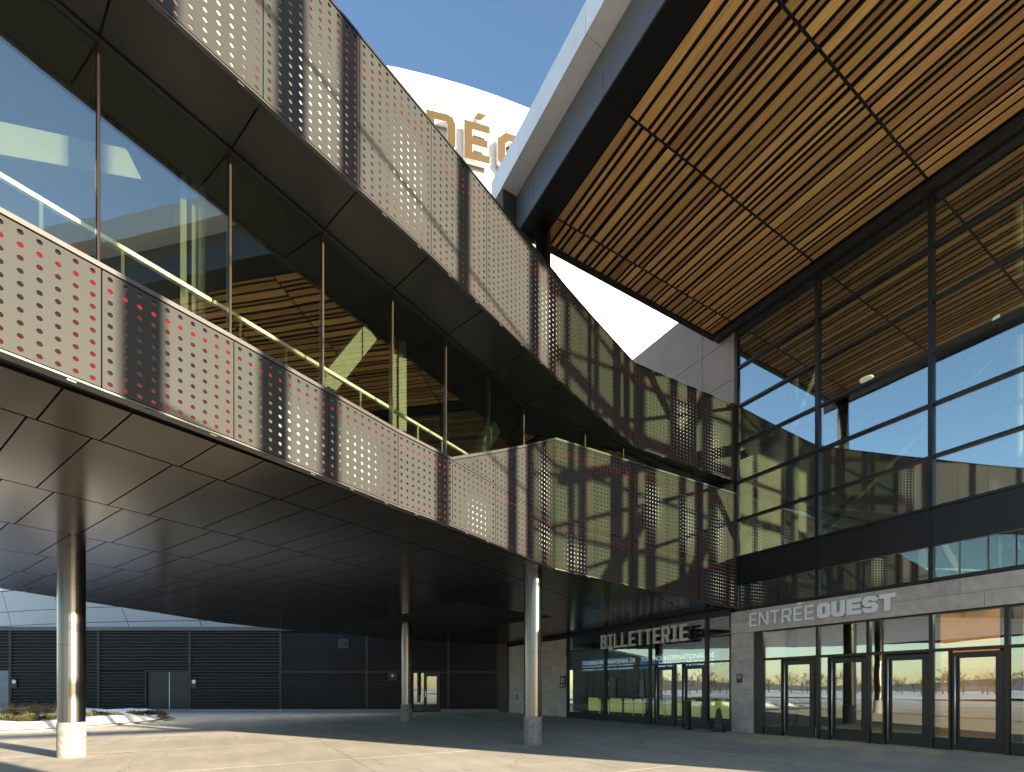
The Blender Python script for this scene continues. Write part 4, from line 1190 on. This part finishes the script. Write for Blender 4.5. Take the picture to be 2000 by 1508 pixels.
# ================================================================ STREET FURNITURE
bo = thing('bollard', 'square black waist high post standing before the ticket office doors', 'post', (14.35, 12.05, 0), 0.1)
mb = MB(); mb.box(-0.13, 0.13, -0.13, 0.13, 0.0, 0.03); mb.box(-0.085, 0.085, -0.085, 0.085, 0.03, 0.98); mb.out('shaft', 'black_plastic', bo)
box('cap', -0.1, 0.1, -0.1, 0.1, 0.985, 1.03, 'black_frame', bo)
box('slot', -0.089, -0.086, -0.05, 0.05, 0.86, 0.91, 'box_grey', bo)
cn = thing('floor_cone', 'tall black tapered floor cone standing at the foot of the stone pier', 'cone', (14.6, 10.95, 0), 0.5)
mb = MB()
def frust(mb, a, b, z0, z1):
    vs = [(-a, -a, z0), (a, -a, z0), (a, a, z0), (-a, a, z0), (-b, -b, z1), (b, -b, z1), (b, b, z1), (-b, b, z1)]
    mb.add(vs, BOXF)
frust(mb, 0.17, 0.06, 0.05, 0.76); mb.out('body', 'black_plastic', cn)
mb = MB(); frust(mb, 0.225, 0.2, 0.0, 0.05); mb.out('foot', 'black_plastic', cn)
mb = MB(); frust(mb, 0.05, 0.035, 0.765, 0.82); mb.out('grip', 'box_grey', cn)
mb = MB()
for z in (0.22, 0.40, 0.56):
    hw = 0.17 - (z - 0.05) / 0.71 * 0.11
    mb.cyl((-hw - 0.003, 0.0, z), (-hw - 0.012, 0, z + 0.001), hw * 0.45, n=14)
mb.out('marking', 'box_grey', cn)

# ================================================================ PLANTING BED, SNOW, SHRUBS
edge = [(-26.0, 31.0), (-14.9, 24.9 + 2.4), (-11.2, 27.0 + 0.6), (-8.2, 26.0 + 2.2), (-5.2, 28.0 + 1.2), (-3.2, 31.6)]
def G(px, py):
    d = 955 * 1.5 / (py - 1344); return cam_plan((px - 1000) / 955 * d, d)
EDGE_CAM = [(-420, 1446), (-150, 1436), (0, 1430.5), (60, 1428.5), (113, 1426), (170, 1421), (231, 1416), (290, 1411.5), (318, 1408.5), (334, 1405), (326, 1401)]
ebed = [G(*p) for p in EDGE_CAM]
WALLP = [cam_plan(S_(px), 30.8 - 0.25) for px in (330, 250, 194, 100, 22, -60, -200, -420)]
bed_poly = ebed + WALLP
mb = MB(); mb.prism(bed_poly[::-1] if area(bed_poly) < 0 else bed_poly, 0.002, 0.06); kind(mb.out('planting_bed', 'soil'), 'structure', 'dark soil bed along the service wall')
def pip(x, y, poly):
    ins = False; n = len(poly); j = n - 1
    for i in range(n):
        xi, yi = poly[i]; xj, yj = poly[j]
        if (yi > y) != (yj > y) and x < (xj - xi) * (y - yi) / (yj - yi) + xi: ins = not ins
        j = i
    return ins
def edge_dist(x, y, poly):
    m_ = 1e9
    for i in range(len(poly)):
        ax, ay = poly[i]; bx, by = poly[(i + 1) % len(poly)]
        vx, vy = bx - ax, by - ay; l = vx * vx + vy * vy or 1e-9
        k = max(0, min(1, ((x - ax) * vx + (y - ay) * vy) / l))
        m_ = min(m_, math.hypot(x - ax - vx * k, y - ay - vy * k))
    return m_
def snow_h(x, y):
    d = edge_dist(x, y, bed_poly) * (1 if pip(x, y, bed_poly) else -1)
    if d <= -0.05: return -0.05
    r = min(1.0, max(0.0, (d + 0.05) / 1.1)); r = r * r * (3 - 2 * r)
    n = 0.5 + 0.5 * noise.noise((x * 0.55, y * 0.55, 2.2)); n2 = noise.noise((x * 1.9, y * 1.9, 7))
    n3 = noise.noise((x * 0.8 + 5, y * 0.8, 11))
    return -0.02 + r * (0.09 + 0.38 * n + 0.07 * n2) - 0.22 * max(0.0, n3 - 0.25)
vs = []; fs = []; idx = {}
bx0 = min(p[0] for p in bed_poly); bx1 = max(p[0] for p in bed_poly); by0 = min(p[1] for p in bed_poly); by1 = max(p[1] for p in bed_poly)
stp = 0.22
nx = int((bx1 - bx0) / stp) + 2; ny = int((by1 - by0) / stp) + 2
H = {}
for i in range(nx):
    for j in range(ny):
        x = bx0 - stp / 2 + i * stp; y = by0 - stp / 2 + j * stp
        h = snow_h(x, y)
        if h > -0.04: H[(i, j)] = len(vs); vs.append((x + 0.05 * noise.noise((x * 3, y * 3, 0)), y, h))
for (i, j) in H:
    q = [(i, j), (i + 1, j), (i + 1, j + 1), (i, j + 1)]
    if all(k in H for k in q): fs.append(tuple(H[k] for k in q))
kind(mobj('snow', vs, fs, 'snow', smooth=True), 'stuff', 'lumpy old snow lying over the planting bed')
# low kerb along the bed
kb = ribbon('kerb', ebed, -0.16, -0.01, 0.0, 0.06, 'concrete_base', None)
kind(kb, 'structure', 'low concrete kerb round the planting bed')

def shrub(label, loc, rx_, ry_, hz, n, mat, name='juniper_shrub', cat='shrub', seed=1):
    t_ = thing(name, label, cat, loc, 0, 'low shrubs in the snowy bed')
    rn = random.Random(seed); mb = MB(); st_ = MB()
    for k in range(7):
        a = rn.uniform(0, 6.28); st_.cyl((0, 0, -0.05), (math.cos(a) * rx_ * 0.6, math.sin(a) * ry_ * 0.6, hz * rn.uniform(0.3, 0.7)), 0.018, 0.006, n=5)
    for k in range(n):
        a = rn.uniform(0, 6.28); r = math.sqrt(rn.random()); x = r * rx_ * math.cos(a); y = r * ry_ * math.sin(a)
        z = hz * (1 - r * r * 0.8) * rn.uniform(0.35, 1.0) * (0.7 + 0.5 * noise.noise((x * 3 + seed, y * 3, 1)))
        d = Vector((math.cos(a) * rn.uniform(0.3, 1), math.sin(a) * rn.uniform(0.3, 1), rn.uniform(-0.1, 0.8))).normalized()
        s2 = d.cross(Vector((rn.uniform(-1, 1), rn.uniform(-1, 1), rn.uniform(-1, 1)))).normalized() * rn.uniform(0.015, 0.03)
        l = rn.uniform(0.07, 0.16); p = Vector((x, y, z))
        mb.add([p - s2, p + s2, p + d * l + s2 * 0.3, p + d * l - s2 * 0.3], [(0, 1, 2, 3)])
    mb.out('foliage', mat, t_); st_.out('stem', 'bark', t_)
def gpt(px, d, z=0.0):
    p = cam_plan((px - 1000) / 955 * d, d); return (p[0], p[1], max(0.05, snow_h(*p)) + z)
shrub('green brown juniper shrub in the snow left of the sunlit column', gpt(88, 18.6), 0.75, 0.55, 0.28, 1300, 'juniper', seed=3)
shrub('juniper shrub cut by the left edge of the picture, nearest the plaza', gpt(14, 17.9), 0.8, 0.55, 0.30, 1300, 'juniper', seed=4)
shrub('small dark juniper shrub higher in the snow at the far left', gpt(34, 19.7), 0.45, 0.4, 0.26, 600, 'juniper', seed=5)
shrub('thin juniper shrub in the snow just right of the sunlit column', gpt(196, 20.7), 0.7, 0.4, 0.24, 700, 'juniper', seed=6)
shrub('dark spreading juniper shrub in front of the steel double door', gpt(284, 23.4), 0.85, 0.5, 0.30, 1200, 'juniper', seed=7)
def grass(label, loc, n, hgt, sp, seed):
    t_ = thing('grass_clump', label, 'grass', loc, 0, 'dry grass clumps in the snowy bed')
    rn = random.Random(seed); mb = MB(); pl = MB()
    for k in range(n):
        a = rn.uniform(0, 6.28); r = rn.random() * sp * 0.35; h = hgt * rn.uniform(0.45, 1.0)
        p = Vector((r * math.cos(a), r * math.sin(a), -0.05)); bend = Vector((math.cos(a), math.sin(a), 0)) * sp * rn.uniform(0.2, 0.8)
        sd = Vector((-math.sin(a), math.cos(a), 0)) * 0.006
        m1 = p + bend * 0.35 + Vector((0, 0, h * 0.65)); m2 = p + bend + Vector((0, 0, h * rn.uniform(0.75, 1.0)))
        mb.add([p - sd, p + sd, m1 + sd, m1 - sd, m2], [(0, 1, 2, 3), (3, 2, 4)])
        if k % 6 == 0:
            s3 = sd * 2.2; pl.add([m2 - s3, m2 + s3, m2 + Vector((0.03, 0.02, 0.12))], [(0, 1, 2)])
    mb.out('blades', 'dry_grass', t_); pl.out('plumes', 'dry_grass', t_)
grass('tall dry ochre grass clump at the far left against the louvred wall', gpt(22, 22.5), 420, 0.62, 0.9, 2)
grass('dry ochre grass clump against the wall left of the sunlit column', gpt(62, 22.7), 420, 0.60, 0.9, 5)
grass('low dry grass clump half hidden behind the sunlit column', gpt(96, 23.5), 260, 0.5, 0.9, 8)

# ================================================================ FAR TREES (seen mirrored in the doors)
def bare_tree(seed):
    rn = random.Random(seed); tr = MB(); cr = MB()
    tr.cyl((0, 0, 0), (0.1, 0, 2.4), 0.19, 0.14, n=8); tr.cyl((0.1, 0, 2.4), (0.05, 0.1, 4.6), 0.14, 0.08, n=8)
    def grow(p, d, l, r, lev):
        q = p + d * l
        cr.cyl(p, q, r, r * 0.65, n=4, caps=False)
        if lev == 0: return
        for k in range(3 if lev > 1 else 4):
            nd_ = (d + Vector((rn.uniform(-.75, .75), rn.uniform(-.75, .75), rn.uniform(-.1, .55)))).normalized()
            grow(p + d * l * rn.uniform(0.45, 1.0), nd_, l * rn.uniform(0.55, 0.8), r * 0.6, lev - 1)
    for k in range(9):
        z = rn.uniform(1.6, 4.5); a = rn.uniform(0, 6.28)
        grow(Vector((0.08, 0, z)), Vector((math.cos(a), math.sin(a), rn.uniform(0.5, 1.2))).normalized(), rn.uniform(1.1, 1.8), 0.055, 3)
    t_ = thing('bare_tree', 'bare leafless tree beyond the snow, mirrored small in the door glass', 'tree', (0, 0, 0), 0, 'bare trees beyond the car park')
    tr.out('trunk', 'bark', t_); cr.out('crown', 'bark', t_)
    return t_
protos = [bare_tree(s_) for s_ in (1, 2, 3)]
rn = random.Random(5)
for k in range(110):
    o = protos[k] if k < 3 else copy_tree(protos[k % 3])
    an = rad(94 + 70 * (k + rn.uniform(-0.6, 0.6)) / 109)      # spread over the west and north-west
    dist = rn.uniform(105, 165)
    o.location = (15 - dist * math.sin(an), 8 - dist * math.cos(an), 0.1)
    o.rotation_euler = (0, 0, rn.uniform(0, 6.28))
    s_ = rn.uniform(0.55, 1.05); o.scale = (s_, s_, s_)
for k, o in enumerate(protos): pass
